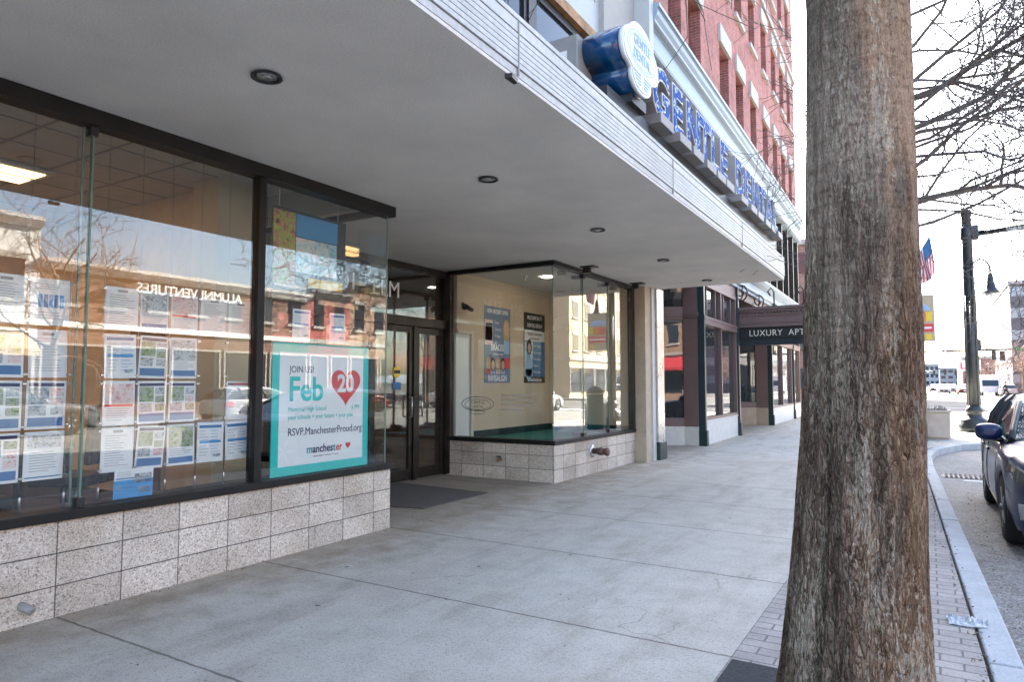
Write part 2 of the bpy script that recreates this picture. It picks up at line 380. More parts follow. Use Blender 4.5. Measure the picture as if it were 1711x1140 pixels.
    def text(s, txt, size, frame, mi=0, ex=.002, align='LEFT', bold=0.0, sx=1.0, space=1.0):
        """frame: (origin, right, up, normal)"""
        cu = bpy.data.curves.new('t', 'FONT'); cu.body = txt; cu.size = size; cu.extrude = ex; cu.align_x = align
        cu.offset = bold; cu.resolution_u = 3; cu.space_character = space
        ob = bpy.data.objects.new('t', cu); COL.objects.link(ob)
        bpy.context.view_layer.update()
        me = bpy.data.meshes.new_from_object(ob.evaluated_get(bpy.context.evaluated_depsgraph_get()))
        o, r, u, n = [Vector(q) for q in frame]
        vs = [tuple(o + r * v.co.x * sx + u * v.co.y + n * (v.co.z + ex)) for v in me.vertices]
        s.add_mesh(vs, [tuple(p.vertices) for p in me.polygons], mi)
        bpy.data.objects.remove(ob); bpy.data.curves.remove(cu); bpy.data.meshes.remove(me)
        return s
    def run(s, parts, size, frame, **k):
        # words set one after another on one line: [(text, builder)], each in its own builder
        o, r, u, n = [Vector(q) for q in frame]; x = 0.
        for txt, g_ in parts:
            b0 = len(g_.v); g_.text(txt, size, (o + r * x, r, u, n), **k)
            if len(g_.v) > b0: x = max((Vector(v) - o).dot(r) for v in g_.v[b0:]) + size * .035
        return s
    def build(s, name, mats, parent=None, world=True, fix=True, rot=None, bevel=0):
        off = Vector((0, 0, 0))
        if parent is not None and world:
            p = parent
            while p is not None: off += p.location; p = p.parent
        me = bpy.data.meshes.new(name)
        me.from_pydata([tuple(Vector(v) - off) for v in s.v], [], s.f)
        if not isinstance(mats, (list, tuple)): mats = [mats]
        for m in mats: me.materials.append(m)
        me.polygons.foreach_set('material_index', s.m); me.polygons.foreach_set('use_smooth', s.sm)
        uvl = me.uv_layers.new(name='UVMap')
        me.update()
        for p in me.polygons:
            n = p.normal; a = max(range(3), key=lambda i: abs(n[i]))
            for li in p.loop_indices:
                v = s.v[me.loops[li].vertex_index]
                uvl.data[li].uv = (v[1], v[2]) if a == 0 else ((v[0], v[2]) if a == 1 else (v[0], v[1]))
        if fix and len(s.f) < 60000:
            bm = bmesh.new(); bm.from_mesh(me); bmesh.ops.recalc_face_normals(bm, faces=bm.faces)
            bm.to_mesh(me); bm.free()
        o = bpy.data.objects.new(name, me); COL.objects.link(o)
        if parent is not None: o.parent = parent
        if bevel:
            b = o.modifiers.new('bev', 'BEVEL'); b.width = bevel; b.segments = 2; b.limit_method = 'ANGLE'
        return o
def tag(o, label, cat, group=None, kind=None):
    o['label'] = label
    if cat: o['category'] = cat
    if group: o['group'] = group
    if kind: o['kind'] = kind
    return o
def thing(name, label, cat, loc=(0, 0, 0), rz=0, group=None):
    o = bpy.data.objects.new(name, None); COL.objects.link(o)
    o.location = loc; o.rotation_euler = (0, 0, rz); o.empty_display_size = .2
    return tag(o, label, cat, group)
def struct(o, label=None):
    o['kind'] = 'structure'; o['category'] = o.name.split('.')[0].replace('_', ' ')
    if label: o['label'] = label
    return o
def dup(root, loc, rz=None, label=None, group=None):
    r = root.copy(); COL.objects.link(r); r.location = loc
    if rz is not None: r.rotation_euler = (0, 0, rz)
    if label: r['label'] = label
    if group: r['group'] = group
    for ch in list(root.children):
        c = ch.copy(); COL.objects.link(c); c.parent = r
        for g in ch.children:
            d = g.copy(); COL.objects.link(d); d.parent = c
    return r
XF = lambda x, y, z: ((x, y, z), (0, 1, 0), (0, 0, 1), (1, 0, 0))      # faces +X
YF = lambda x, y, z: ((x, y, z), (1, 0, 0), (0, 0, 1), (0, -1, 0))     # faces -Y
NF = lambda x, y, z: ((x, y, z), (0, -1, 0), (0, 0, 1), (-1, 0, 0))    # faces -X
SUN_E, SKY_S, EXPO = 5.0, .10, 3.45
# ================================================================ setting
g = MB(); g.quad([(-4000, -4000, -.22), (4000, -4000, -.22), (4000, 4000, -.22), (-4000, 4000, -.22)])
struct(g.build('ground', M('ground_dirt', (.10, .095, .085), .95, var=.2, vs=.05)), 'flat pale ground reaching to the horizon')
g = MB(); g.box(-1.0, 15.0, -60, 35.4, -.21, -.14)
struct(g.build('road', ASPHALT), 'grey asphalt street running past the kerb to the crossing')
g = MB(); g.box(-60, 60, 35.4, 58, -.21, -.1405); g.box(-4, 18, 58, 420, -.21, -.14)
struct(g.build('crossing_road', mat_asphalt('dark_asphalt', .34)), 'darker asphalt of the crossing and the road beyond')
g = MB()
for y0, y1 in ((40, 41.2), (44.5, 45.1), (49, 50.5), (55, 55.6), (66, 68), (82, 84), (101, 104)): g.box(-3.5, 15, y0, y1, -.139, -.136)
struct(g.build('tar_band', mat_asphalt('tar_seal', .16)), 'dark tar bands across the crossing road')
# kerb line: outer (street) edge, from behind the camera to the corner
KO = [(.56, -8), (.50, 0), (.42, 2.2), (.37, 4.4), (.30, 6.4), (.22, 8.7), (.12, 11.5), (.02, 14.2), (-.02, 16.2), (.08, 17.6), (.27, 18.5), (.62, 19.5), (1.05, 20.0), (1.6, 20.25), (2.1, 20.6), (2.45, 21.3), (2.6, 22.4), (2.6, 31.5), (2.3, 33.4), (1.4, 34.6), (0, 35.1), (-8, 35.2)]
def inset(P, d):
    out = []
    for i, p in enumerate(P):
        a = Vector(P[max(i - 1, 0)]); b = Vector(P[min(i + 1, len(P) - 1)]); t = (b - a).normalized()
        out.append((p[0] - t.y * d, p[1] + t.x * d))
    return out
KI = inset(KO, .155)
g = MB()
for i in range(len(KO) - 1):
    a, b, c, d = KO[i], KO[i + 1], KI[i + 1], KI[i]
    # split in stones about 1.8 m long
    n = max(1, round((Vector(a) - Vector(b)).length / 1.8))
    for k in range(n):
        l0, l1 = k / n + .003, (k + 1) / n - .003
        L = lambda p, q, t: (p[0] + (q[0] - p[0]) * t, p[1] + (q[1] - p[1]) * t)
        zt = .004 + .004 * math.sin(i * 3 + k * 5)
        g.prism([L(a, b, l0), L(a, b, l1), L(d, c, l1), L(d, c, l0)], -.21, zt)
struct(g.build('kerb', KERBSTONE, bevel=.012), 'worn grey granite kerb along the brick strip')
SX = -.945
g = MB()
g.prism([(-14, -8), (SX, -8), (SX, 18.2), (.1, 18.2), (.25, 18.7), *[p for p in inset(KO, .158)[11:]], (-14, 35)], -.2, 0)
struct(g.build('sidewalk', SIDEWALK), 'grey concrete sidewalk with transverse joints along the shopfronts')
g = MB(); kk = inset(KO, .172)
g.prism([(SX + .004, -8), *[p for p in kk[:10]], (.0, 18.19), (SX + .004, 18.19)], -.2, .002)
bs = struct(g.build('paver_strip', PAVER), 'mauve brick paver strip between sidewalk and kerb')
g = MB(); g.box(-.93, -.06, 2.1, 3.74, -.05, .007); g.box(-.75, -.10, 11.35, 12.55, -.05, .007)
struct(g.build('tree_pit', PIT), 'dark gritty tree pits set in the brick strip')
g = MB()
g.prism([(15.0, -60), (15.16, -60), (15.16, 36), (15.0, 36)], -.21, .0); g.box(15.16, 21.0, -60, 36, -.21, -.004)
g.box(-60, -4.2, 58.5, 64, -.21, 0); g.box(18.2, 60, 58.5, 420, -.21, 0); g.box(-14, -4.2, 64, 420, -.21, 0)
struct(g.build('far_sidewalk', M('far_concrete', (.19, .185, .175), .85, var=.12, vs=.6, fine=.15)), 'pale pavement on the far sides of the street')
g = MB()
g.box(.42, 2.55, 13.42, 13.53, -.138, -.134)                 # parking tick
for k in range(9): g.box(3.1 + k * 1.25, 3.7 + k * 1.25, 36.6, 39.2, -.138, -.134)   # zebra
for y in range(-40, 34, 9): g.box(8.2, 8.32, y, y + 3, -.138, -.134)
for y in range(60, 300, 12): g.box(7.2, 7.35, y, y + 5, -.138, -.134)
g.prism([(-1, 47), (14, 42), (14, 42.2), (-1, 47.2)], -.138, -.134); g.prism([(-2, 53), (16, 52), (16, 52.2), (-2, 53.2)], -.138, -.134)
struct(g.build('road_marking', LINEWHITE), 'white painted lines on the asphalt')
g = MB()
def hill(pts, z0, y):
    for i in range(len(pts) - 1): pass
rows = []
for j in range(7):
    row = []
    for i in range(61):
        x = -700 + i * 40; h = (1 - ((j - 3) / 3.2) ** 2)
        z = h * (16 + 14 * noise.noise(Vector((x * .004, j * .3, 2.2))) + 6 * noise.noise(Vector((x * .02, j, 5))))
        row.append((x, 760 + j * 70, max(z, -1)))
    rows.append(row)
g.grid(rows)
struct(g.build('hills', M('hazy_woods', (.30, .33, .36), .95, var=.15, vs=.03)), 'low pale wooded hills beyond the town')

# ================================================================ near shop building
shop = thing('shop_building', 'pale shop building with deep grey canopy over granite-block based display windows', 'building', (-4.68, 5.0, 0))
W = -4.68
FLUO = emis('lit_fluorescent', (1, .58, .24), .9)
FRAMEDARK = M('near_black_anodised', (.014, .013, .012), .5, .0, var=.25, sp=.25)
# --- knee walls
g = MB(); g.box(-4.98, W, -6, 5.31, -.1, .59); g.box(-6.72, -4.98, 5.06, 5.31, -.1, .588)
g.build('knee_wall', BLOCK, shop, bevel=.004)
g = MB(); g.box(-4.93, W, 8.85, 12.06, -.1, .545); g.box(-6.62, -4.93, 8.85, 9.1, -.1, .543)
g.build('knee_wall', BLOCK, shop, bevel=.004)
# --- sills
g = MB(); g.box(-4.95, W + .035, -6, 5.335, .592, .652); g.box(-6.72, -4.95, 5.04, 5.335, .592, .650)
g.build('window_sill', FRAMEDARK, shop, bevel=.006)
g = MB(); g.box(-4.86, W + .02, 8.83, 12.06, .547, .612); g.box(-6.62, -4.86, 8.83, 9.02, .547, .610)
g.build('window_sill', FRAMEDARK, shop, bevel=.006)
# --- head beams
g = MB(); g.box(-4.79, W + .03, -6, 5.32, 3.165, 3.268); g.box(-6.7, -4.79, 5.24, 5.32, 3.205, 3.266)
hb = g.build('window_head', FRAMEDARK, shop)
g = MB(); g.box(-4.77, W + .02, 8.83, 12.06, 3.205, 3.267); g.box(-6.62, -4.77, 8.83, 8.92, 3.205, 3.265)
g.build('window_head', FRAMEDARK, shop)
# --- panes and joints of the first display window
def pane(x0, x1, y0, y1, z0, z1): return MB().box(x0, x1, y0, y1, z0, z1).build('glass_pane', GLASS, shop)
GX0, GX1 = -4.728, -4.720
ys = [-5.9, -3.0, -.35, 2.362, 3.665]
for a, b in zip(ys[:-2], ys[1:-1]): pane(GX0, GX1, a + .008, b - .008, .652, 3.165)
pane(GX0, GX1, 2.37, 3.66, .652, 3.165)
pane(GX0, GX1, 3.745, 5.262, .652, 3.165)
pane(-6.66, GX0 - .004, 5.262, 5.27, .650, 3.205)
g = MB()
for y in (-3.0, -.35, 2.362): MB().box(-4.745, -4.716, y - .006, y + .006, .655, 3.163).build('glass_fin', EDGEGLASS, shop)
MB().box(-4.775, -4.762, 2.318, 2.330, .655, 3.163).build('glass_fin', EDGEGLASS, shop)
MB().box(-4.724, -4.717, 5.262, 5.275, .652, 3.2).build('glass_fin', EDGEGLASS, shop)
for z in (.652, 3.10): MB().box(-4.78, -4.70, 2.335, 2.385, z, z + .06).build('glass_clamp', BLACK, shop)
g = MB(); g.box(-4.78, W + .0, 3.668, 3.735, .653, 3.164); mm = g.build('mullion', FRAMEDARK, shop)
# --- second display window (vitrine)
pane(GX0, GX1, 8.905, 9.92, .612, 3.205); pane(GX0, GX1, 9.928, 10.93, .612, 3.205); pane(GX0, GX1, 10.938, 11.96, .612, 3.205)
pane(-6.55, GX0 - .004, 8.90, 8.908, .610, 3.205)
for y in (9.924, 10.934):
    MB().box(-4.76, -4.714, y - .005, y + .005, .62, 3.2).build('glass_fin', EDGEGLASS, shop)
    for z in (.614, 3.14): MB().box(-4.90, -4.69, y - .05, y + .05, z, z + .055).build('glass_clamp', BLACK, shop)
MB().box(-4.726, -4.716, 8.897, 8.907, .612, 3.2).build('glass_fin', EDGEGLASS, shop)
MB().box(-4.78, W + .01, 11.97, 12.06, .613, 3.204).build('mullion', BRONZE, shop); MB().box(-6.66, -6.56, 8.84, 8.93, .02, 3.204).build('mullion', BRONZE, shop)
# vitrine interior
g = MB(); g.box(-6.62, -4.94, 9.1, 12.2, .40, .545); g.build('display_floor', GREENFLOOR, shop)
g = MB(); g.box(-6.66, -6.5, 9.34, 12.3, .5, 3.3); g.box(-6.5, -4.80, 12.07, 12.2, .5, 3.3); g.box(-6.66, -6.5, 8.94, 9.34, 2.27, 3.3)
g.build('display_wall', M('cream_wall_paint', (.60, .49, .35), .7, var=.05, vs=2), shop)
g = MB(); g.box(-6.5, -6.484, 9.42, 12.07, .547, .66); g.box(-6.484, -4.80, 12.054, 12.07, .547, .66); g.build('baseboard', DARKGREEN, shop)
g = MB(); g.box(-6.56, -6.515, 8.945, 9.33, .55, 2.265); dr = g.build('closet_door', M('white_door', (.70, .70, .66), .5, var=.03), shop)
g = MB(); g.box(-6.515, -6.48, 9.335, 9.40, .55, 2.32); g.box(-6.515, -6.48, 8.945, 9.335, 2.268, 2.32); g.build('door_trim', M('cream_trim', (.66, .60, .48), .5, var=.03), shop)
g = MB(); g.box(-6.7, -4.75, 8.93, 12.2, 3.268, 3.30); g.build('display_ceiling', CEIL, shop)
g = MB(); g.lathe([(.09, 3.255), (.09, 3.267)], (-5.5, 10.15, 0), 20); g.build('recessed_light', emis('lit_downlight', (1, .9, .72), 5), shop)
g = MB(); g.lathe([(.035, 3.262), (.03, 3.23), (.01, 3.22), (.01, 3.18), (.03, 3.175)], (-5.75, 9.85, 0), 10); g.build('sprinkler', STEEL, shop)
# oval decal and lines on the vitrine side glass, facing the recess
DEC = M('frosted_vinyl', (.16, .15, .13), .5, var=.05)
g = MB()
def ring(cx, cz, rx, rz, t, y, n=36):
    for i in range(n):
        a, b = 2 * math.pi * i / n, 2 * math.pi * (i + 1) / n
        P = lambda an, k: (cx + (rx - k) * math.cos(an), y, cz + (rz - k) * math.sin(an))
        g.quad([P(a, 0), P(b, 0), P(b, t), P(a, t)])
ring(-6.06, 1.13, .31, .115, .012, 8.896); ring(-6.06, 1.12, .25, .085, .008, 8.896); ring(-6.06, 1.0, .14, .035, .008, 8.896)
g.text('GENTLE', .07, YF(-6.06, 8.898, 1.13), align='CENTER', ex=.0005); g.text('DENTAL', .06, YF(-6.06, 8.898, 1.065), align='CENTER', ex=.0005)
WV = 0
g.build('window_decal', DEC, shop, fix=False)
g = MB()
for k, wd in enumerate((.62, .56, .6, .4)): g.box(-5.62, -5.62 + wd, 8.8945, 8.8965, 1.26 - k * .075, 1.285 - k * .075)
g.build('window_lettering', M('pale_vinyl', (.52, .47, .38), .6, var=.05), shop)
# --- entrance
dx = -6.70
def frame(y0, y1, z0, z1, nm='door_frame', m=BRONZE, d=.05): return MB().box(dx - d, dx + d, y0, y1, z0, z1).build(nm, m, shop, bevel=.004)
frame(8.86, 8.98, 0, 3.265); frame(5.32, 5.42, 0, 3.264); frame(6.98, 7.10, 2.46, 3.16, d=.045)
frame(5.42, 8.86, 3.16, 3.263, d=.048); frame(5.42, 8.86, 2.32, 2.46, d=.06); frame(6.15, 6.23, 0, 2.32, d=.045)
frame(7.10, 7.16, 0, 2.32, d=.046); frame(8.06, 8.14, 0, 2.32, d=.047); frame(5.42, 6.15, 0, .12, d=.043)
MB().box(dx - .02, dx - .012, 5.42, 6.98, 2.46, 3.16).build('transom_pane', GLASS, shop)
MB().box(dx - .02, dx - .012, 7.10, 8.86, 2.46, 3.16).build('transom_pane', GLASS, shop)
MB().box(dx - .02, dx - .012, 5.42, 6.15, .12, 2.32).build('sidelight_pane', GLASS, shop)
def leaf(y0, y1, hy):
    g = MB(); x0, x1 = dx - .03, dx + .02
    g.box(x0, x1, y0, y0 + .07, .015, 2.31); g.box(x0, x1, y1 - .07, y1, .015, 2.31); g.box(x0 + .001, x1 - .001, y0 + .07, y1 - .07, .015, .17); g.box(x0 + .001, x1 - .001, y0 + .07, y1 - .07, 2.22, 2.31)
    d = g.build('entrance_door', BRONZE, shop, bevel=.003)
    MB().box(dx - .012, dx - .004, y0 + .07, y1 - .07, .17, 2.22).build('door_glass', GLASS, d)
    h = MB(); h.tube([(x1, hy, .95), (x1 + .06, hy, .95), (x1 + .06, hy, 1.25), (x1, hy, 1.25)], .012, 8); h.build('handle', STEEL, d)
    return d
for p in ((6.24, 7.09, 7.0), (7.17, 8.05, 7.98), (8.15, 8.855, 8.22)): leaf(*p)
VIN = M('white_vinyl', (.8, .8, .78), .4, var=.02)
MB().text('801', .34, XF(dx - .008, 6.42, 2.74), sx=.92).build('street_number', VIN, shop); MB().text('ELM', .34, XF(dx - .008, 7.18, 2.72)).build('street_name', VIN, shop)
g = MB(); g.lathe([(.085, 0), (.085, .004)], (dx + .0, 7.72, 1.62), 20, 0, 'x'); g.box(dx, dx + .004, 7.63, 7.81, 1.36, 1.47, 1)
g.box(dx + .005, dx + .008, 7.65, 7.79, 1.595, 1.645, 2)
g.build('door_sticker', [YELLOW, INKBLUE, BLACK], shop)
# lobby and office shells behind the glass
g = MB(); g.box(-13, -6.64, 5.2, 5.318, 0, 3.75); g.box(-11.2, -6.66, 9.0, 9.15, 0, 3.3); g.box(-11.3, -11.2, 5.32, 9.0, 0, 3.3)
g.build('interior_wall', BROWNWALL, shop)
g = MB(); g.box(-11.2, -6.75, 5.32, 9.0, 3.28, 3.33); g.build('lobby_ceiling', CEIL, shop)
g = MB(); g.box(-11.2, -6.75, 5.32, 9.0, .002, .012); g.build('lobby_floor', CARPET, shop)
g = MB(); g.box(-13, -4.98, -6, 5.05, .03, .15); g.build('office_floor', CARPET, shop)
g = MB(); g.box(-13, -4.70, -6, 5.2, 3.62, 3.66); g.build('office_ceiling', CEIL, shop)
g = MB(); g.box(-11.1, -11, -6, 5.1, .15, 3.62); g.box(-11, -6.76, 4.62, 4.75, .15, 3.62); g.box(-13, -4.7, -6.2, -6, 0, 3.66)
g.build('office_wall', TANWALL, shop)
g = MB(); g.box(-8.15, -7.5, 4.585, 4.618, .15, 2.4); g.build('office_door', BROWNWALL, shop)
g = MB(); g.box(-6.74, -6.3, 4.42, 4.92, .15, 3.62); g.build('office_column', BEIGE, shop)
g = MB()
for k in range(-2, 7): g.box(-10.9, -4.9, k * .61 + .3, k * .61 + .32, 3.612, 3.619)
for k in range(9): g.box(-10.6 + k * .61, -10.58 + k * .61, -5.9, 5.0, 3.613, 3.6185)
g.build('ceiling_grid', GREYINK, shop)
g = MB(); g.box(-8.28, -7.60, 2.14, 3.44, 3.585, 3.611); fl = g.build('ceiling_light', WHITE, shop)
g = MB(); g.box(-8.22, -7.98, 2.2, 3.38, 3.578, 3.584); g.box(-7.9, -7.66, 2.2, 3.38, 3.578, 3.584); g.build('lamp_diffuser', FLUO, fl)
g = MB(); g.box(-10.28, -9.60, 2.14, 3.44, 3.585, 3.611); fill_light = g.build('ceiling_light', WHITE, shop)  # unseen second ceiling panel, added to brighten the office interior
g = MB(); g.box(-10.22, -9.98, 2.2, 3.38, 3.578, 3.584); g.box(-9.9, -9.66, 2.2, 3.38, 3.578, 3.584); g.build('lamp_diffuser', FLUO, fill_light)
# --- soffit and canopy
XO = lambda y: -2.045 - .0083 * (y - 2.4)
g = MB(); g.prism([(W - .02, -8), (XO(-8) - .004, -8), (XO(12.72) - .004, 12.716), (W - .02, 12.716)], 3.27, 3.292)
g.prism([(-6.76, 5.28), (W - .02, 5.28), (W - .02, 8.9), (-6.76, 8.9)], 3.27, 3.312)
g.build('canopy_soffit', SOFFIT, shop)
g = MB(); g.prism([(W, -8), (XO(-8) - .12, -8), (XO(12.72) - .12, 12.69), (W, 12.69)], 3.294, 3.63); g.build('canopy_roof', M('roof_felt', (.08, .08, .08), .9), shop)
g = MB()
def fas(z0, z1, d):   # a strip of fascia round the edge and the far end
    g.prism([(XO(-8) - .1, -8), (XO(-8) + d, -8), (XO(12.72) + d, 12.72 + d), (XO(12.72) - .1, 12.72 + d)], z0, z1)
    g.prism([(W, 12.705), (XO(12.72) - .1, 12.705), (XO(12.72) - .1, 12.72 + d), (W, 12.72 + d)], z0, z1)
fas(3.294, 3.34, .0)
z = 3.346
for k in range(6):
    fas(z, z + .0295, .010); fas(z + .030, z + .0345, -.012); z += .035
fas(3.5565, 3.5635, -.012); fas(3.564, 3.632, .008); fas(3.633, 3.641, -.008); fas(3.642, 3.672, .010)
g.build('canopy_fascia', RIBWHITE, shop)
for y in (-2.4, .6, 3.42, 6.4, 9.4):
    MB().prism([(XO(y) - .02, y), (XO(y) + .0145, y), (XO(y) + .0145, y + .012), (XO(y) - .02, y + .012)], 3.295, 3.63).build('fascia_joint', GREYBOX, shop)
g = MB(); g.prism([(XO(3.4) - .01, 3.30), (XO(3.4) + .035, 3.31), (XO(3.4) + .02, 3.40), (XO(3.4) - .01, 3.40)], 3.235, 3.262); g.build('bent_flashing', BRONZE, shop)
for y in (-2.1, .25, 2.6, 4.98, 7.33, 9.66, 11.97):
    c = (-3.285, y, 0)
    g = MB(); g.lathe([(.078, 3.269), (.088, 3.262), (.09, 3.252), (.074, 3.252), (.066, 3.262), (.066, 3.268)], c, 28)
    dl = g.build('downlight', BLACK, shop)
    g = MB(); g.lathe([(.064, 3.262), (.05, 3.259)], c, 24); g.lathe([(.03, 3.258), (.024, 3.25)], c, 16)
    g.build('lamp_lens', STEEL, dl)
# small glass support plates hung from the soffit
for y in (9.62, 11.68):
    g = MB(); g.box(-4.58, -4.34, y - .09, y + .09, 3.252, 3.269); g.box(-4.56, -4.44, y - .03, y + .03, 3.17, 3.253)
    g.build('soffit_bracket', BRONZE, shop)
# --- end piers
g = MB(); g.box(-4.82, -4.45, 11.62, 12.06, -.05, 3.266) if False else None
g = MB(); g.box(-4.70, -4.47, 12.07, 12.36, -.05, 3.266); g.build('pier', LIMESTONE, shop)
g = MB(); g.box(-4.9, -4.44, 12.363, 12.53, -.05, 3.265); g.build('pier', M('pale_pier', (.56, .55, .52), .6, var=.05), shop)
g = MB(); g.box(-5.0, -4.40, 12.533, 12.90, .34, 3.264); g.build('pier_cladding', STEEL, shop)
g = MB(); g.box(-5.0, -4.37, 12.534, 12.93, -.05, .338); g.build('pier_base', DARKGREEN, shop, bevel=.01)
# --- upper storey
g = MB(); g.box(-14, W, -8, 12.2, 7.38, 11.6); g.box(-14, W - .02, -8, 12.2, 3.82, 4.75); g.box(-14, W, 10.35, 12.2, 4.75, 7.38); g.box(-14, -6, -8, 10.35, 4.75, 7.38)
g.build('upper_wall', M('white_panel', (.44, .45, .45), .6, var=.05, vs=1.5), shop)
g = MB(); g.box(W, W + .10, 10.55, 11.97, 3.9, 11.6); g.build('pilaster', M('beige_panel', (.36, .33, .295), .7, var=.05), shop)
g = MB(); g.box(W, W + .40, 11.98, 12.2, 3.9, 11.6); g.build('pilaster', M('pale_panel', (.46, .455, .44), .6, var=.06), shop)
g = MB(); g.box(W - .03, W + .07, -8, 10.35, 7.20, 7.375); g.build('lintel_band', M('rusty_band', (.34, .18, .08), .7, var=.5, vs=4), shop)
g = MB(); g.box(W - .05, W + .03, -8, 10.35, 4.66, 4.752); g.build('upper_sill', WHITE, shop)
for y in [-6.4 + 2.1 * k for k in range(8)]:
    w = MB(); w.box(W - .1, W - .02, y, y + 1.92, 7.06, 7.19); w.box(W - .1, W - .02, y, y + 1.92, 4.752, 4.85); w.box(W - .1, W - .02, y, y + .09, 4.85, 7.06); w.box(W - .1, W - .02, y + 1.83, y + 1.92, 4.85, 7.06)
    f = w.build('upper_window', BRONZE, shop)
    MB().box(W - .08, W - .06, y + .09, y + 1.83, 4.85, 7.06).build('window_pane', DGLASS, f)
    MB().box(W - .11, W + .005, y + 1.925, y + 2.095, 4.755, 7.195).build('window_post', BRONZE, shop)
# ================================================================ brick building
TH = R(1.175)
bb = thing('brick_building', 'tall red brick building with pale cornice over plum wooden storefronts', 'building', (-4.43, 12.2, 0), TH)
def B(name, g, m, parent=None, **k): return g.build(name, m, parent or bb, world=False, **k)
cols = [(1.45, 2.4), (2.98, 4.06), (6.0, 7.1), (8.0, 9.05), (10.1, 11.1), (12.25, 13.25), (14.3, 15.3), (16.2, 17.2), (18.1, 19.0)]
rows_ = [(9.0, 10.65), (12.45, 14.2), (16.1, 17.75), (19.3, 20.7)]
g = MB(); edges = [0.0] + [e for c in cols for e in c] + [20.2]
for i in range(0, len(edges), 2): g.box(-.5, 0, edges[i], edges[i + 1], 8.72, 22)
for c in cols:
    zz = [8.72] + [e for r_ in rows_ for e in r_] + [22]
    for i in range(0, len(zz), 2): g.box(-.5, -.002, c[0], c[1], zz[i], zz[i + 1])
g.box(-14, -.5, .0, 20.2, 8.72, 22)
B('brick_wall', g, REDBRICK)
RED_TRIM = M('oxblood_frame', (.16, .05, .04), .5, var=.15)
for c in cols:
    for r_ in rows_[:3]:
        f = MB(); y0, y1 = c; z0, z1 = r_
        f.box(-.36, -.26, y0, y0 + .07, z0, z1); f.box(-.36, -.26, y1 - .07, y1, z0, z1); f.box(-.36, -.262, y0 + .07, y1 - .07, z1 - .08, z1); f.box(-.36, -.262, y0 + .07, y1 - .07, z0, z0 + .08)
        f.box(-.35, -.27, y0 + .07, y1 - .07, (z0 + z1) / 2 - .03, (z0 + z1) / 2 + .03)
        fr = B('window', f, RED_TRIM)
        B('pane', MB().box(-.33, -.31, y0 + .07, y1 - .07, z0 + .08, z1 - .08), DGLASS, fr)
        B('sill', MB().box(-.25, .09, y0 - .08, y1 + .08, z0 - .15, z0 - .002), CREAMSTONE, fr)
        B('lintel', MB().box(-.2, .07, y0 - .10, y1 + .10, z1 + .002, z1 + .50), CREAMSTONE, fr)
g = MB(); g.box(-.3, .08, 0, 20.28, 14.95, 15.15); g.box(-.3, .3, 0, 20.5, 21.6, 22.3); B('string_course', g, CREAMSTONE)
# big cornice above the shops
g = MB(); prof = [(-.8, 7.70), (.08, 7.70), (.08, 7.74), (.13, 7.76), (.13, 7.82), (.09, 7.84), (.09, 8.27), (.14, 8.29), (.14, 8.34), (.18, 8.36), (.18, 8.42), (.16, 8.43), (.22, 8.50), (.24, 8.58), (.24, 8.64), (.27, 8.65), (.27, 8.72), (-.3, 8.74)]
g.prism(prof, 0.0, 20.35, f=lambda a, b, c: (a, c, b)); B('cornice', g, PALEBLUEPAINT)
g = MB()
for d_, z_, h_ in ((.082, 7.702, .036), (.132, 7.765, .05), (.092, 7.87, .03), (.142, 8.292, .044), (.242, 8.585, .05)):
    g.prism([(d_ - .004, z_), (d_ + .004, z_), (d_ + .004, z_ + h_), (d_ - .004, z_ + h_)], .02, 20.33, f=lambda a, b, c: (a, c, b))
B('cornice_trim', g, BRONZE)
# showroom windows between the two cornices
g = MB(); g.box(-.85, -.72, .02, 20.2, 4.752, 7.70); B('showroom_glazing', g, DGLASS)
g = MB()
for k in range(15):
    y = .02 + k * 1.43; g.box(-.719, .02, y, y + .13, 4.753, 7.698)
B('showroom_mullion', g, BRONZE)
g = MB(); g.box(-.719, -.60, .16, 20.0, 6.55, 6.66); B('showroom_transom', g, BRONZE)
# lower cornice with scroll brackets
g = MB(); prof = [(-.5, 4.15), (.06, 4.15), (.06, 4.22), (.12, 4.25), (.12, 4.34), (.05, 4.36), (.05, 4.52), (.2, 4.58), (.28, 4.66), (.28, 4.74), (-.5, 4.752)]
g.prism(prof, 0.0, 20.3, f=lambda a, b, c: (a, c, b)); B('storefront_cornice', g, PALEBLUEPAINT)
for y in (4.0, 7.7, 10.2, 12.9, 16.6, 20.0):
    g = MB(); pts = [(.10 + .16 * math.cos(a) * (1 - .1 * a), y, 4.05 + .22 * math.sin(a) * (1 - .1 * a)) for a in [k * .45 for k in range(-3, 15)]]
    g.tube(pts, .022, 6); g.tube([(.02, y, 3.75), (.12, y, 3.9), (.13, y, 4.25)], .02, 6); B('scroll_bracket', g, BLACK)
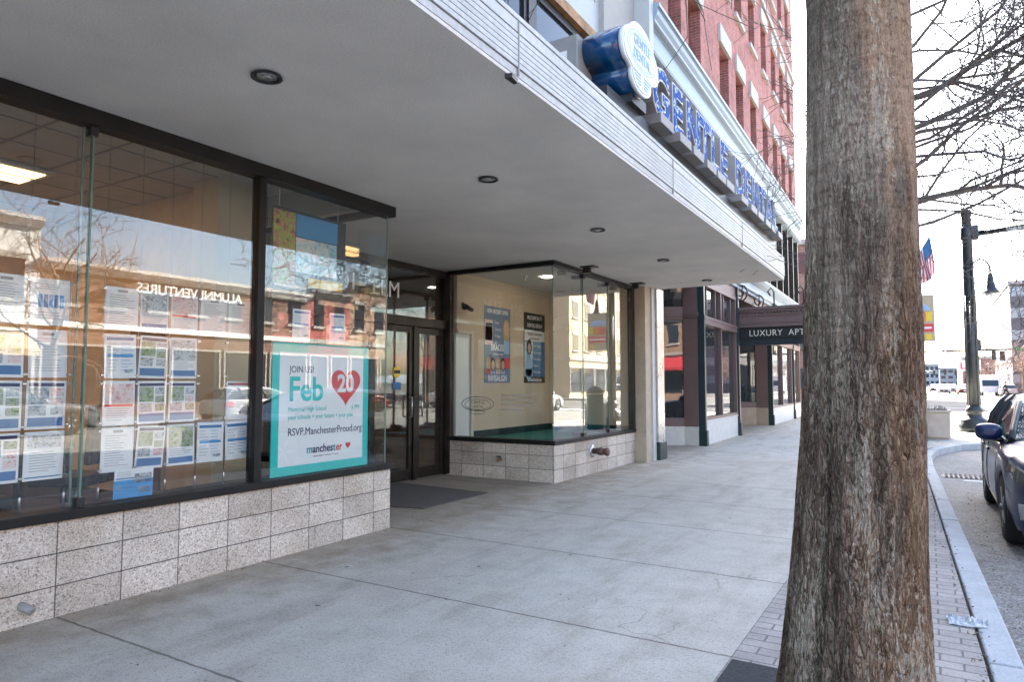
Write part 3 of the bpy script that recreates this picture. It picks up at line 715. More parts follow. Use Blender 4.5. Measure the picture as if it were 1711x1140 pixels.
# storefront bodies
g = MB(); g.box(-8, -1.25, .72, 20.2, -.1, 4.15); g.box(-1.25, -.5, 20.0, 20.2, -.1, 4.15); B('storefront_core', g, BROWNWALL)
B('recess_ceiling', MB().box(-1.25, -.02, .72, 3.70, 3.9, 4.148), PLUM); B('recess_ceiling', MB().box(-1.25, -.02, 7.5, 12.7, 3.9, 4.148), PLUM)
def storefront(y0, y1, n, base_h=.55):
    b = MB(); b.box(-1.2, 0, y0, y1, -.1, base_h); b.box(-1.2, .02, y0, y1, base_h, base_h + .03); B('stall_riser', b, STALL, bevel=.005)
    q = MB(); q.box(-1.2, -.08, y0 + .02, y1 - .02, base_h + .03, 4.148); B('shop_glass', q, STOREGLASS)
    m = MB(); m.box(-.079, .015, y0, y1, base_h + .031, base_h + .10); m.box(-.079, .03, y0, y1, 2.86, 2.99); m.box(-.079, .045, y0, y1, 2.99, 3.05); m.box(-.079, .02, y0, y1, 3.78, 3.88); m.box(-.079, .0, y0, y1, 3.88, 4.148)
    for k in range(n + 1):
        y = y0 + .03 + (y1 - y0 - .14) * k / n; m.box(-.0785, .012, y, y + .09, base_h + .101, 2.859); m.box(-.0785, .012, y, y + .09, 3.051, 3.779)
    for k in range(2 * n):
        y = y0 + .03 + (y1 - y0 - .14) * (k + .5) / (2 * n); m.box(-.0783, -.02, y, y + .04, 3.051, 3.779)
    B('window_frame', m, PLUM)
storefront(3.82, 7.38, 2); storefront(12.86, 20.0, 3)
for y in (3.70, 7.40, 12.72, 17.9):
    g = MB(); g.box(-.1, .06, y, y + .12, .36, 4.15); g.box(-.1, .075, y - .01, y + .13, 2.95, 3.06); g.box(-.1, .09, y - .015, y + .135, -.05, .36); B('pilaster', g, DARKGREEN, bevel=.006)
def return_face(y, x0, xw, base, bm_):
    # display window splayed towards the street, flat pier at its outer side
    dy = .42
    pz = lambda g_, poly, z0, z1: g_.prism(poly, z0, z1)
    strip = lambda o0, o1: [(x0, y - dy - o0), (xw, y - o0), (xw, y - o1), (x0, y - dy - o1)]
    b = MB(); pz(b, [(x0, y - dy), (xw, y), (-.1, y), (-.1, y + .25), (x0, y + .25)], -.1, base); B('stall_riser', b, bm_, bevel=.005)
    q = MB(); pz(q, strip(-.05, -.065), base + .2, 2.95); pz(q, strip(-.05, -.065), 3.27, 3.85); B('shop_glass', q, STOREGLASS)
    m = MB(); m.box(xw, -.1, y, y + .24, base, 3.9); m.box(x0, -.1, y + .241, y + .26, base, 3.9)
    pz(m, strip(.0, -.09), base, base + .2); pz(m, strip(.002, -.09), 2.95, 3.0); pz(m, strip(.002, -.09), 3.85, 3.9)
    pz(m, strip(.03, -.08), 3.0, 3.06); pz(m, strip(.06, -.08), 3.06, 3.12); pz(m, strip(.02, -.08), 3.12, 3.27)
    m.box(xw, -.08, y - .03, y - .002, 3.0, 3.06); m.box(xw, -.07, y - .06, y - .002, 3.06, 3.12); m.box(xw, -.09, y - .02, y - .002, 3.12, 3.25)
    B('window_frame', m, PLUM)
return_face(3.69, -1.25, -.44, .44, STALL); return_face(12.7, -1.25, -.5, .6, M('tan_stone', (.45, .34, .24), .8, var=.1, fine=.1))
# entrance marquee with the painted sign
mq = thing('entrance_marquee', 'plum entrance marquee with dentil cornice and black sign band reading LUXURY APTS', 'marquee', (-4.6, 19.78, 2.5))
g = MB(); g.box(-4.57, -2.72, 19.80, 23.2, 3.02, 3.42); g.box(-4.57, -2.70, 19.775, 19.80, 3.02, 3.07); g.box(-4.57, -2.70, 19.78, 19.80, 3.13, 3.155); g.box(-4.57, -2.69, 19.765, 19.80, 3.34, 3.375); g.build('fascia', PLUM, mq)
g = MB(); g.box(-4.57, -2.66, 19.74, 23.25, 3.44, 3.50); g.box(-4.57, -2.60, 19.68, 23.3, 3.502, 3.58)
for k in range(22): g.box(-4.5 + k * .085, -4.46 + k * .085, 19.75, 19.80, 3.385, 3.438)
g.build('cornice', PLUM, mq)
g = MB(); g.box(-4.57, -2.76, 19.84, 23.1, 2.70, 3.015); sb = g.build('sign_band', AWNING, mq)
g = MB(); g.text('LUXURY  APTS', .235, YF(-4.29, 19.836, 2.775), sx=.93, space=1.10); g.build('lettering', GOLDINK, sb)
g = MB(); g.prism([(19.86, 2.70), (19.80, 2.52), (19.815, 2.515), (23.0, 2.68), (23.0, 2.70)], -4.55, -2.8, f=lambda a, b, c: (c, a, b)); g.build('valance', AWNING, mq)
for x in (-3.62, -2.85):
    g = MB()
    g.tube([(x, 19.95, 3.58), (x, 19.95, 4.0), (x - .08, 19.95, 4.12), (x - .16, 19.95, 4.02), (x - .1, 19.95, 3.9)], .02, 6); g.lathe([(.06, 3.58), (.05, 3.62), (.025, 3.66)], (x, 19.95, 0), 10); g.build('iron_scroll', BLACK, mq)

# ================================================================ signs on the canopy
os_ = thing('oval_sign', 'blue sided oval sign box with ornate white face on canopy edge', 'sign', (-2.3, 5.75, 3.87))
def outline(s=1.0, n=140, dz=0):
    out = []
    for i in range(n):
        a = 2 * math.pi * i / n; ca, sa = math.cos(a), math.sin(a)
        r1 = 1 / math.sqrt((ca / .60) ** 2 + (sa / .27) ** 2)
        best = r1
        for (cx, cz, rx, rz) in ((0, -.27, .34, .15), (0, .2, .34, .13), (.42, -.02, .2, .17), (-.42, -.02, .2, .17)):
            A = (ca / rx) ** 2 + (sa / rz) ** 2; Bq = -2 * (ca * cx / rx ** 2 + sa * cz / rz ** 2); Cq = (cx / rx) ** 2 + (cz / rz) ** 2 - 1
            D = Bq * Bq - 4 * A * Cq
            if D > 0: best = max(best, (-Bq + math.sqrt(D)) / (2 * A))
        out.append((best * ca * s, best * sa * s))
    return out
OC = (5.62, 4.345)
def oprism(sc_, x0, x1):
    return MB().prism([(a * .70 + OC[0], b * .82 + OC[1]) for a, b in outline(sc_)], x0, x1, f=lambda a, b, c: (c, a, b), smooth=True)
oprism(1.0, -2.46, -2.12).build('sign_box', BLUEPLASTIC, os_)
oprism(1.02, -2.121, -2.085).build('rim', WHITE, os_)
g = oprism(.95, -2.086, -2.078); fc = g.build('sign_face', M('sign_face_white', (.66, .72, .76), .3, var=.12, vs=14), os_)
g = MB()
for k, (rx, rz) in enumerate(((.35, .175), (.31, .148))):
    for i in range(60):
        a, b = 2 * math.pi * i / 60, 2 * math.pi * (i + 1) / 60
        P = lambda an, t: (-2.077, OC[0] + (rx - t) * math.cos(an), OC[1] + .02 + (rz - t) * math.sin(an))
        g.quad([P(a, 0), P(b, 0), P(b, .014), P(a, .014)])
g.text('GENTLE', .13, XF(-2.077, OC[0], OC[1] + .05), align='CENTER', ex=.002, sx=.85); g.text('DENTAL', .13, XF(-2.077, OC[0], OC[1] - .075), align='CENTER', ex=.002, sx=.85)
for s_ in (-1, 1):
    for k in range(4): g.cbox((-2.076, OC[0] + s_ * (.125 - k * .016), OC[1] - .19 - k * .03), (.004, .17 - k * .03, .012))
g.build('lettering', PALEBLUE, fc, fix=False)
g = MB(); g.box(-2.78, -2.462, 5.10, 5.45, 3.93, 4.43); cb = g.build('junction_box', GREYBOX, os_, bevel=.01)
g = MB(); g.box(-2.72, -2.56, 5.094, 5.099, 4.12, 4.30); g.build('label_plate', PAPER, cb)
g = MB(); g.box(-2.8, -2.2, 5.12, 6.1, 3.66, 3.928); g.box(-2.45, -2.15, 5.55, 5.9, 3.93, 4.03); g.build('mount', BLACK, os_)

PALERIM = M('letter_rim_paint', (.62, .66, .68), .4, var=.1)
ls = thing('channel_letter_sign', 'long row of weathered blue channel letters standing along the canopy edge', 'sign', (-2.35, 9.8, 3.87))
pos = [6.20, 6.80, 7.28, 7.82, 8.28, 8.72, 9.52, 10.12, 10.60, 11.16, 11.62, 12.20]
for ch, y in zip('GENTLEDENTAL', pos):
    g = MB(); g.text(ch, .69, XF(-2.46, y, 4.10), ex=.13, bold=.036, sx=1.04); lt = g.build('letter', LETTERSIDE, ls)
    g = MB(); g.text(ch, .69, XF(-2.199, y, 4.10), ex=.003, bold=.035, sx=1.04); g.build('letter_rim', PALERIM, lt)
    g = MB(); g.text(ch, .69, XF(-2.192, y, 4.10), ex=.003, bold=.015, sx=1.04); g.build('letter_face', LETTERFACE, lt)
    g = MB(); g.box(-2.54, -2.12, y + .03, y + .42, 3.965, 4.065); g.build('raceway_box', GREYBOX, ls, bevel=.006)
g = MB(); g.box(-2.60, -2.25, 6.2, 12.66, 3.66, 3.963); g.build('raceway', BLACK, ls)
g = MB()
for y in (6.25, 8.5, 10.9): 
    pts = [(-2.46 + .05 * math.sin(k * 1.3), y + .11 * math.cos(k * .6), 4.72 + .10 * math.sin(k * .6)) for k in range(14)]
    g.tube(pts, .012, 5)
g.build('cable_loop', WHITE, ls)

# ================================================================ posters and sheets
po = thing('event_poster', 'large white poster with teal border and red heart behind the window', 'poster', (-4.745, 4.46, .655))
px = -4.742
g = MB(); g.box(-4.752, px, 3.88, 5.04, .655, 1.805); g.build('border', TEAL, po)
g = MB(); g.box(px, px + .002, 3.955, 4.965, .735, 1.72); g.build('panel', POSTERWHITE, po)
tx = px + .003
g = MB(); g.text('Feb', .30, XF(tx, 4.05, 1.30), ex=.0006, bold=.006, sx=.93); g.text('Memorial High School', .060, XF(tx, 4.05, 1.205), ex=.0006, sx=.82); g.text('6 PM', .060, XF(tx, 4.81, 1.205), ex=.0006, sx=.85); g.text('your schools + your future + your plan', .060, XF(tx, 4.05, 1.135), ex=.0006, sx=.82)
g.build('lettering', TEAL, po)
def heart(cy, cz, s, x0, x1):
    pts = []
    for i in range(48):
        t = 2 * math.pi * i / 48
        pts.append((cy + s * 16 * math.sin(t) ** 3 / 16, cz + s * (13 * math.cos(t) - 5 * math.cos(2 * t) - 2 * math.cos(3 * t) - math.cos(4 * t)) / 16))
    return MB().prism(pts, x0, x1, f=lambda a, b, c: (c, a, b))
heart(4.735, 1.435, .19, px + .002, px + .0032).build('heart', RED, po)
g = MB(); g.text('20', .225, XF(px + .0034, 4.732, 1.375), align='CENTER', ex=.0006, bold=.008, sx=.95); g.build('lettering', PAPER, po)
g = MB(); g.text('JOIN US!', .085, XF(tx, 4.06, 1.545), ex=.0006, sx=.85); g.text('RSVP.ManchesterProud.org', .094, XF(tx, 4.05, .995), ex=.0006, sx=.86)
g.build('lettering', NAVY, po)
lm_, ln_, lt_, lr_ = MB(), MB(), MB(), MB()
MB().run([('m', lm_), ('anches', ln_), ('t', lt_), ('er', lr_)], .10, XF(tx, 4.265, .83), ex=.0006, sx=.90, bold=.002)
lm_.build('lettering', TEALINK, po); ln_.build('lettering', NAVY, po); lt_.build('lettering', TEALINK, po); lr_.build('lettering', RED, po)
heart(4.772, .868, .033, px + .002, px + .0034).build('heart', RED, po)
g = MB(); g.text('community + schools + future', .028, XF(tx, 4.34, .79), ex=.0005, sx=.9); g.build('lettering', GREYINK, po)

cg = thing('collage_banner', 'hanging photo collage board with blue panel and yellow strip above teal poster', 'poster', (-5.2, 4.7, 2.35))
g = MB(); g.box(-5.215, -5.2, 4.22, 5.16, 2.36, 3.13); g.build('board', DARKGREEN, cg)
def panel(nm, y0, y1, z0, z1, m): MB().box(-5.2, -5.1965, y0, y1, z0, z1).build(nm, m, cg)
panel('photo', 4.23, 4.49, 2.40, 3.10, COLLAGEPHOTO); panel('blue_panel', 4.50, 5.04, 2.88, 3.10, MIDBLUE); panel('photo', 4.50, 5.03, 2.53, 2.87, SKYPHOTO); panel('yellow_strip', 4.66, 5.12, 2.40, 2.49, YELLOW); panel('photo', 4.25, 4.64, 2.37, 2.395, PINKPHOTO)
g = MB(); g.tube([(-5.207, 4.3, 3.13), (-5.207, 4.3, 3.62)], .004, 5); g.tube([(-5.207, 5.05, 3.13), (-5.207, 5.05, 3.62)], .004, 5); g.build('hanger', STEEL, cg)

def sheet(style, y0, y1, z0, z1, seed, x=-4.83):
    r = random.Random(seed); g = MB(); w, h = y1 - y0, z1 - z0
    g.box(x, x + .003, y0, y1, z0, z1, 0)
    X0, X1 = x + .003, x + .0042
    def rc(a, b, c, d, mi): g.box(X0, X1, y0 + a * w, y0 + b * w, z0 + c * h, z0 + d * h, mi)
    def lines(a, b, c, d, n, mi=4):
        for k in range(n):
            zz = c + (d - c) * (k + .5) / n; rc(a, a + (b - a) * r.uniform(.55, 1), zz - .006, zz + .006, mi)
    ph = r.choice((5, 6))
    if style == 'foot':
        rc(.06, .94, .06, .24, 2); rc(.06, .94, .88, .95, 1); rc(.06, .56, .52, .86, ph); rc(.06, .5, .28, .48, 6)
        for k in range(3): rc(.62, .94, .3 + k * .19, .46 + k * .19, r.choice((5, 6, 7)))
        lines(.08, .55, .28, .5, 3)
    elif style == 'text': lines(.12, .88, .12, .84, 13); rc(.35, .65, .88, .94, 4)
    elif style == 'chart':
        for k in range(5): rc(.2 + k * .135, .31 + k * .135, .38, .66, 2 if k % 2 else 3)
        lines(.12, .88, .76, .9, 3); lines(.12, .88, .12, .3, 3)
    elif style == 'pink': rc(.06, .94, .5, .93, 7); rc(.06, .94, .42, .48, 8); lines(.12, .88, .1, .4, 6)
    elif style == 'head': rc(.05, .95, .9, .95, 8); rc(.05, .3, .9, .95, 1); lines(.14, .86, .3, .8, 8); rc(.4, .6, .16, .22, 4)
    elif style == 'strip': rc(.08, .5, .66, .92, ph); rc(.5, .92, .66, .92, 6); lines(.14, .86, .16, .6, 8); rc(.05, .95, .05, .075, 2)
    elif style == 'table': rc(.08, .92, .86, .93, 2); lines(.1, .45, .14, .82, 9); lines(.52, .9, .14, .82, 9, 3); rc(.1, .9, .48, .54, 3); rc(.62, .9, .12, .2, 6)
    elif style == 'photo': rc(.06, .94, .44, .94, ph); rc(.06, .94, .06, .2, 2); lines(.1, .9, .22, .42, 4)
    elif style == 'blue': rc(0, 1, 0, .62, 3); rc(.5, .96, .48, .82, 6); rc(.04, .96, .66, .7, 2); lines(.06, .46, .72, .92, 4); rc(.62, .92, .14, .36, 0); lines(.06, .5, .2, .5, 4, 0); rc(.05, .55, .34, .38, 0)
    an, k1, k2 = r.gauss(0, .011), r.gauss(0, .03), r.gauss(0, .03); cy_, cz_ = (y0 + y1) / 2, (z0 + z1) / 2
    g.v = [(a + k1 * (b - cy_) + k2 * (c - cz_), cy_ + (b - cy_) - (c - cz_) * an, cz_ + (c - cz_) + (b - cy_) * an) for a, b, c in g.v]
    return g
SM = [PAPER, NAVY, INKBLUE, MIDBLUE, GREYINK, GREENPHOTO, HOUSEPHOTO, PINKPHOTO, RED]
colsY = [(1.825, 2.05), (2.075, 2.305), (2.54, 2.762), (2.782, 2.992), (3.012, 3.235), (3.255, 3.485), (3.505, 3.735)]
rowsZ = [(1.825, 2.125), (1.487, 1.795), (1.158, 1.468), (.838, 1.145)]
RN = ['top row', 'second row', 'third row', 'bottom row']
CN = ['first column from the window edge', 'second column from the window edge', 'column right of the glass joint', 'second column right of the glass joint', 'third column right of the glass joint', 'second column from the black mullion', 'last column beside the black mullion']
layout = {0: 'text foot foot foot', 1: 'chart text foot strip', 2: 'text table pink text', 3: 'photo foot foot foot', 4: 'pink photo foot photo', 5: 'text - - table', 6: 'text - head table'}
DESC = {'text': 'white sheet of text lines', 'foot': 'photo listing sheet with blue footer', 'chart': 'white sheet with five blue bars', 'strip': 'white notice with photo strip on top', 'table': 'white sheet with blue heading and columns', 'pink': 'sheet with rosy photo on top', 'photo': 'sheet with one big photo', 'head': 'white letter with red heading'}
for ci, st in layout.items():
    for ri, s_ in enumerate(st.split()):
        if s_ == '-': continue
        y0, y1 = colsY[ci]; z0, z1 = rowsZ[ri]
        o = sheet(s_, y0, y1, z0, z1, ci * 10 + ri).build('listing_sheet', SM, None)
        tag(o, DESC[s_] + ', ' + RN[ri] + ', ' + CN[ci], 'flyer', 'sheets hung on cables in the window')
for y0, dn in ((4.16, 'left one of two sheets hung above the teal poster'), (4.60, 'right one of two sheets hung above the teal poster')):
    o = sheet('table', y0, y0 + .2, 1.84, 2.12, int(y0 * 50)).build('listing_sheet', SM); tag(o, dn, 'flyer', 'sheets hung on cables in the window')
o = sheet('blue', 2.585, 2.865, .66, .86, 5, x=-4.742).build('blue_flyer', SM); tag(o, 'blue and white flyer standing at the foot of the window', 'flyer')
CBN = ['leftmost', 'second', 'third', 'fourth', 'fifth', 'sixth', 'seventh', 'rightmost']
for k, y in enumerate((2.062, 2.315, 2.53, 2.772, 3.002, 3.245, 3.495, 3.748 - .005)):
    t = thing('display_cable', CBN[k] + ' thin steel cable holding the hung sheets, counted from the left', 'cable', (-4.825, y, .652), group='steel display cables in the window')
    g = MB(); g.tube([(-4.825, y, .66), (-4.825, y, 3.17)], .0022, 5); g.build('wire', STEEL, t)
    g = MB()
    for z0, z1 in rowsZ: g.cbox((-4.823, y, z0 + .02), (.016, .026, .012)); g.cbox((-4.823, y, z1 - .02), (.016, .026, .012))
    g.lathe([(.009, .652), (.009, .74), (.004, .75)], (-4.825, y, 0), 8); g.build('clamp', STEEL, t)
# vitrine posters
def rect(g, x, y0, y1, z0, z1, mi, d=.0015): g.box(x, x + d, y0, y1, z0, z1, mi)
def disc(g, x, cy, cz, ry, rz, mi, n=20):
    g.prism([(cy + ry * math.cos(2 * math.pi * i / n), cz + rz * math.sin(2 * math.pi * i / n)) for i in range(n)], x, x + .0015, mi, f=lambda a, b, c: (c, a, b))
pa = thing('braces_poster', 'blue grey poster with rows of faces and price offer on cream wall', 'poster', (-6.49, 10.15, 1.46))
g = MB(); rect(g, -6.499, 9.73, 10.58, 1.46, 2.80, 0, .006); g.build('panel', [M('slate_print', (.17, .23, .33), .5, var=.06)], pa)
g = MB(); x = -6.4929
rect(g, x, 9.74, 10.0, 2.12, 2.56, 0); rect(g, x, 9.76, 9.98, 2.2, 2.5, 1)
disc(g, x + .002, 10.44, 2.4, .11, .2, 2); disc(g, x + .0035, 10.43, 2.42, .075, .12, 3); rect(g, x, 10.36, 10.54, 1.98, 2.24, 4)
for k, yy in enumerate((9.86, 10.0, 10.17, 10.33)): disc(g, x, yy, 1.80 - .02 * (k % 2), .075, .125, (2, 5, 2, 5)[k]); disc(g, x + .002, yy, 1.79 - .02 * (k % 2), .055, .085, 3); rect(g, x, yy - .07, yy + .07, 1.62, 1.7, (1, 4, 0, 4)[k])
rect(g, x, 10.36, 10.55, 1.72, 1.9, 1); g.build('photo', [PINKPHOTO, RED, BLONDPRINT, SKINPRINT, PALEBLUE, HAIRPRINT], pa)
g = MB(); g.text('NEW PATIENT OFFER', .105, XF(x + .001, 10.155, 2.68), align='CENTER', ex=.0005, sx=.68, bold=.002); g.text('BRACES', .15, XF(x + .001, 10.15, 2.03), align='CENTER', ex=.0005, sx=.8, bold=.004); g.text('traditional or clear', .06, XF(x + .001, 10.15, 1.95), align='CENTER', ex=.0005, sx=.8); g.text('INVISALIGN', .15, XF(x + .001, 10.155, 1.49), align='CENTER', ex=.0005, sx=.78, bold=.004)
for k, t_ in enumerate(('Exam', 'Consult', 'X-Rays', '$0')): g.text(t_, .08, XF(x + .001, 10.06, 2.5 - k * .12), ex=.0005, sx=.8)
g.build('lettering', PAPER, pa)
pb = thing('services_poster', 'black and blue poster with a woman and list of dental services on cream wall', 'poster', (-6.49, 11.48, 1.46))
g = MB(); rect(g, -6.499, 11.08, 11.89, 1.46, 2.80, 0, .006); g.build('panel', [BLACK], pb)
g = MB(); rect(g, x, 11.09, 11.88, 2.26, 2.46, 0); rect(g, x, 11.40, 11.88, 1.58, 2.25, 1); rect(g, x, 11.09, 11.40, 1.58, 2.25, 4)
disc(g, x + .002, 11.27, 2.14, .10, .15, 2); disc(g, x + .0035, 11.27, 2.12, .06, .095, 3); disc(g, x + .002, 11.25, 1.76, .13, .26, 5); rect(g, x + .002, 11.12, 11.38, 1.585, 1.72, 5)
g.build('photo', [PAPER, INKBLUE, HAIRPRINT, SKINPRINT, SKYPHOTO, PALEBLUE], pb)
g = MB(); g.text('MULTI-SPECIALTY', .1, XF(x + .001, 11.485, 2.68), align='CENTER', ex=.0005, sx=.72, bold=.002); g.text('DENTAL GROUP', .1, XF(x + .001, 11.485, 2.53), align='CENTER', ex=.0005, sx=.78, bold=.002)
for k, t_ in enumerate(('Oral Surgery', 'Orthodontics', 'Periodontics', 'Implants', 'Root Canals')): g.text(t_, .068, XF(x + .002, 11.43, 2.15 - k * .125), ex=.0005, sx=.84)
g.text('GentleDental.com', .1, XF(x + .001, 11.485, 1.49), align='CENTER', ex=.0005, sx=.75, bold=.002); g.build('lettering', PAPER, pb)
g = MB(); g.text('GENERAL DENTISTRY', .075, XF(x + .002, 11.485, 2.375), align='CENTER', ex=.0005, sx=.78); g.text('& SPECIALISTS', .075, XF(x + .002, 11.485, 2.285), align='CENTER', ex=.0005, sx=.85); g.build('lettering', BLACK, pb)
cm = thing('security_camera', 'small black security camera on the cream wall above the white door', 'camera', (-6.48, 9.02, 2.66))
g = MB(); g.tube([(-6.5, 9.1, 2.74), (-6.42, 9.1, 2.74), (-6.40, 9.1, 2.70)], .014, 6); g.lathe([(.045, -6.5), (.045, -6.49)], (0, 9.1, 2.74), 12, axis='x'); g.build('bracket', BLACK, cm)
g = MB(); g.tube([(-6.40, 9.22, 2.66), (-6.36, 9.02, 2.69)], .035, 10); g.lathe([(.05, 0), (.05, .012)], (-6.40, 9.0, 2.69), 12, axis='y'); g.build('body', BLACK, cm)
# ================================================================ small things at the shopfront
fd = thing('hose_connection', 'rusty brown hose connection sticking out of the granite block wall', 'hose connection', (-4.68, 10.2, .36))
g = MB(); g.lathe([(.10, 0), (.10, .012), (.06, .02)], (-4.682, 10.16, .36), 24, axis='x'); g.build('flange', STEEL, fd)
g = MB(); g.lathe([(.045, 0), (.045, .10), (.062, .105), (.062, .16), (.052, .165), (.052, .22), (.064, .225), (.064, .265), (.02, .27)], (-4.665, 10.16, .36), 18, axis='x'); g.build('nozzle', M('brown_cast_metal', (.12, .075, .06), .55, .3, var=.3), fd)
hb_ = thing('wall_tap', 'small brass tap on the recess side of the granite block base', 'tap', (-5.6, 8.85, .3))
g = MB(); g.lathe([(.03, 0), (.03, -.01)], (-5.6, 8.848, .3), 14, axis='y'); g.tube([(-5.6, 8.85, .3), (-5.6, 8.77, .3), (-5.6, 8.745, .27)], .014, 8); g.build('spout', M('brass', (.36, .24, .12), .45, .6), hb_)
g = MB(); g.tube([(-5.6, 8.79, .31), (-5.6, 8.79, .345)], .008, 6); g.tube([(-5.64, 8.79, .345), (-5.56, 8.79, .345)], .010, 6); g.build('handle', BRONZE, hb_)
ds = thing('drain_spout', 'short grey drain pipe poking out of the wall foot', 'pipe', (-4.68, 2.05, .1))
g = MB(); g.tube([(-4.70, 2.03, .125), (-4.655, 2.05, .105), (-4.62, 2.07, .085)], [.026, .026, .024], 12); g.build('pipe', GREYBOX, ds)
fm = MB().prism([(-6.62, 6.0), (-5.02, 6.28), (-5.02, 7.62), (-6.62, 7.72)], .003, .012).build('floor_mat', MAT_GREY); tag(fm, 'flat dark grey entrance mat on the concrete before the doors', 'mat')
g = MB()
P = []
for i in range(25):
    row = []
    for j in range(13):
        u, v = i / 24 - .5, j / 12 - .5
        h = .008 + .055 * abs(noise.noise(Vector((u * 11, v * 8, 3)))) * (1.1 - (2 * v) ** 2) + .012 * (1 - (2 * v) ** 2)
        row.append((.15 + u * .20 + .02 * noise.noise(Vector((u * 4, v * 4, 1))), 5.03 + v * .17 * (1 - .5 * abs(u)) + u * .03, h))
    P.append(row)
g.grid(P, 0, False); wr = g.build('plastic_wrapper', M('clear_film', (.50, .52, .53), .15, var=.25, vs=25), None); tag(wr, 'crumpled pale plastic wrapper lying on the brick strip', 'wrapper')
g = MB(); g.box(.12, .80, 13.75, 14.35, -.139, -.132)
sg = thing('storm_drain', 'black iron storm drain grate in the gutter', 'drain', (.48, 14.1, -.13))
g.build('frame', CASTIRON, sg)
g = MB()
for k in range(9): g.box(.18 + k * .07, .215 + k * .07, 13.8, 14.3, -.133, -.122)
g.build('bars', M('worn_iron', (.05, .048, .045), .9, .0), sg)
# dry leaf bits and grit gathered along the kerb and the wall foot
g = MB(); r = random.Random(11)
def bit(x, y, s, z=.004):
    a = r.random() * 6.28; ca, sa = math.cos(a) * s, math.sin(a) * s; k = r.uniform(.3, .7)
    h = [r.uniform(.001, .012) for _ in range(4)]
    g.quad([(x + ca, y + sa, z + h[0]), (x - sa * k, y + ca * k, z + h[1]), (x - ca, y - sa, z + h[2]), (x + sa * k, y - ca * k, z + h[3])])
for k in range(420):
    t = r.uniform(1.5, 17); i = max(q_ for q_ in range(len(KI) - 1) if KI[q_][1] <= t or q_ == 0); a, b = KI[i], KI[i + 1]; f = min(1, max(0, (t - a[1]) / (b[1] - a[1])))
    x = a[0] + (b[0] - a[0]) * f
    bit(x + r.gauss(-.02, .03), t, r.uniform(.004, .016), .005)
for k in range(260): bit(.42 + abs(r.gauss(0, .09)) - r.random() * .02 * 4, r.uniform(2.5, 12), r.uniform(.004, .014), -.138)
for k in range(160): bit(-4.67 + abs(r.gauss(0, .05)), r.uniform(0, 5.3), r.uniform(.003, .010), .001)
for k in range(90): bit(r.uniform(-4.5, .1), r.uniform(1.5, 13), r.uniform(.004, .011), .002)
lf = g.build('leaf_litter', M('dry_leaf_brown', (.16, .11, .07), .9, var=.4, vs=9), None, fix=False); tag(lf, 'dry brown leaf bits along the kerb, gutter and wall foot', 'leaf litter', None, 'stuff')
# office chairs and desk behind the first window
def office_chair(x, y, rz, label):
    t = thing('office_chair', label, 'chair', (x, y, .15), rz, 'office chairs behind the window')
    q = lambda n, g_, m: g_.build(n, m, t, world=False, bevel=.02)
    q('seat', MB().box(-.24, .24, -.24, .24, .44, .53), BLACK)
    g = MB(); g.prism([(-.23, .62), (.23, .62), (.19, 1.12), (-.19, 1.12)], .22, .28, f=lambda a, b, c: (a, c, b)); q('backrest', g, BLACK)
    g = MB(); g.tube([(0, .1, .45), (0, .26, .48), (0, .29, .75)], .025, 8); g.tube([(0, 0, .1), (0, 0, .44)], .03, 10); g.build('column', STEEL, t, world=False)
    for k in range(5):
        a = k * 2 * math.pi / 5; g = MB(); g.tube([(0, 0, .11), (.28 * math.cos(a), .28 * math.sin(a), .07)], [.025, .018], 8); g.lathe([(.03, -.015), (.03, .015)], (.28 * math.cos(a), .28 * math.sin(a), .03), 10, axis='x'); g.build('leg', BLACK, t, world=False)
office_chair(-5.6, 2.0, R(100), 'black office chair nearest the window sill'); office_chair(-6.3, 3.1, R(-60), 'black office chair farther back beside the desk')
dk = thing('desk', 'dark office desk standing behind the hung sheets', 'desk', (-7.2, 2.4, .15))
g = MB(); g.box(-7.7, -6.7, 1.3, 3.3, .86, .90); g.build('top', BROWNWALL, dk, bevel=.005)
for x, y in ((-7.65, 1.35), (-6.75, 1.35), (-7.65, 3.25), (-6.75, 3.25)): MB().box(x - .03, x + .03, y - .03, y + .03, .15, .859).build('leg', BLACK, dk)

# ================================================================ trees
def wander(r, d, s):
    return (d + Vector((r.gauss(0, s), r.gauss(0, s), r.gauss(0, s)))).normalized()
def grow(g, r, p, d, rad, L, depth, maxd, lift=.02, n=5, minr=.0035, spread=.75, kids=(3, 6), wob=.16, lf=(.5, .8)):
    seg = 5 if depth < maxd else 4
    pts = [p]; rads = [rad]; q = p.copy(); dd = d.copy()
    dirs = [d.copy()]
    for i in range(seg):
        dd = wander(r, dd, wob); dd.z += lift; dd.normalize()
        q = q + dd * (L / seg); pts.append(q.copy()); dirs.append(dd.copy())
        rads.append(max(minr, rad * (1 - .62 * (i + 1) / seg)))
    g.tube(pts, rads, max(3, n - depth), 0, cap=False)
    if depth >= maxd: return
    k = max(2, r.randint(*kids) - max(0, depth - 1))
    for c in range(k):
        t = .25 + .75 * (c + r.random()) / k; i = min(int(t * seg), seg - 1)
        base = pts[i].lerp(pts[i + 1], t * seg - i)
        side = Vector((r.gauss(0, 1), r.gauss(0, 1), r.gauss(0, .8))); side -= side.project(dirs[i]); side.normalize()
        nd_ = (dirs[i] * (1 - spread * .5) + side * spread).normalized()
        rr = max(minr, rads[i] * r.uniform(.45, .7)); grow(g, r, base, nd_, rr, L * r.uniform(*lf), depth + 1, maxd, lift, n, minr, spread, kids, wob, lf)
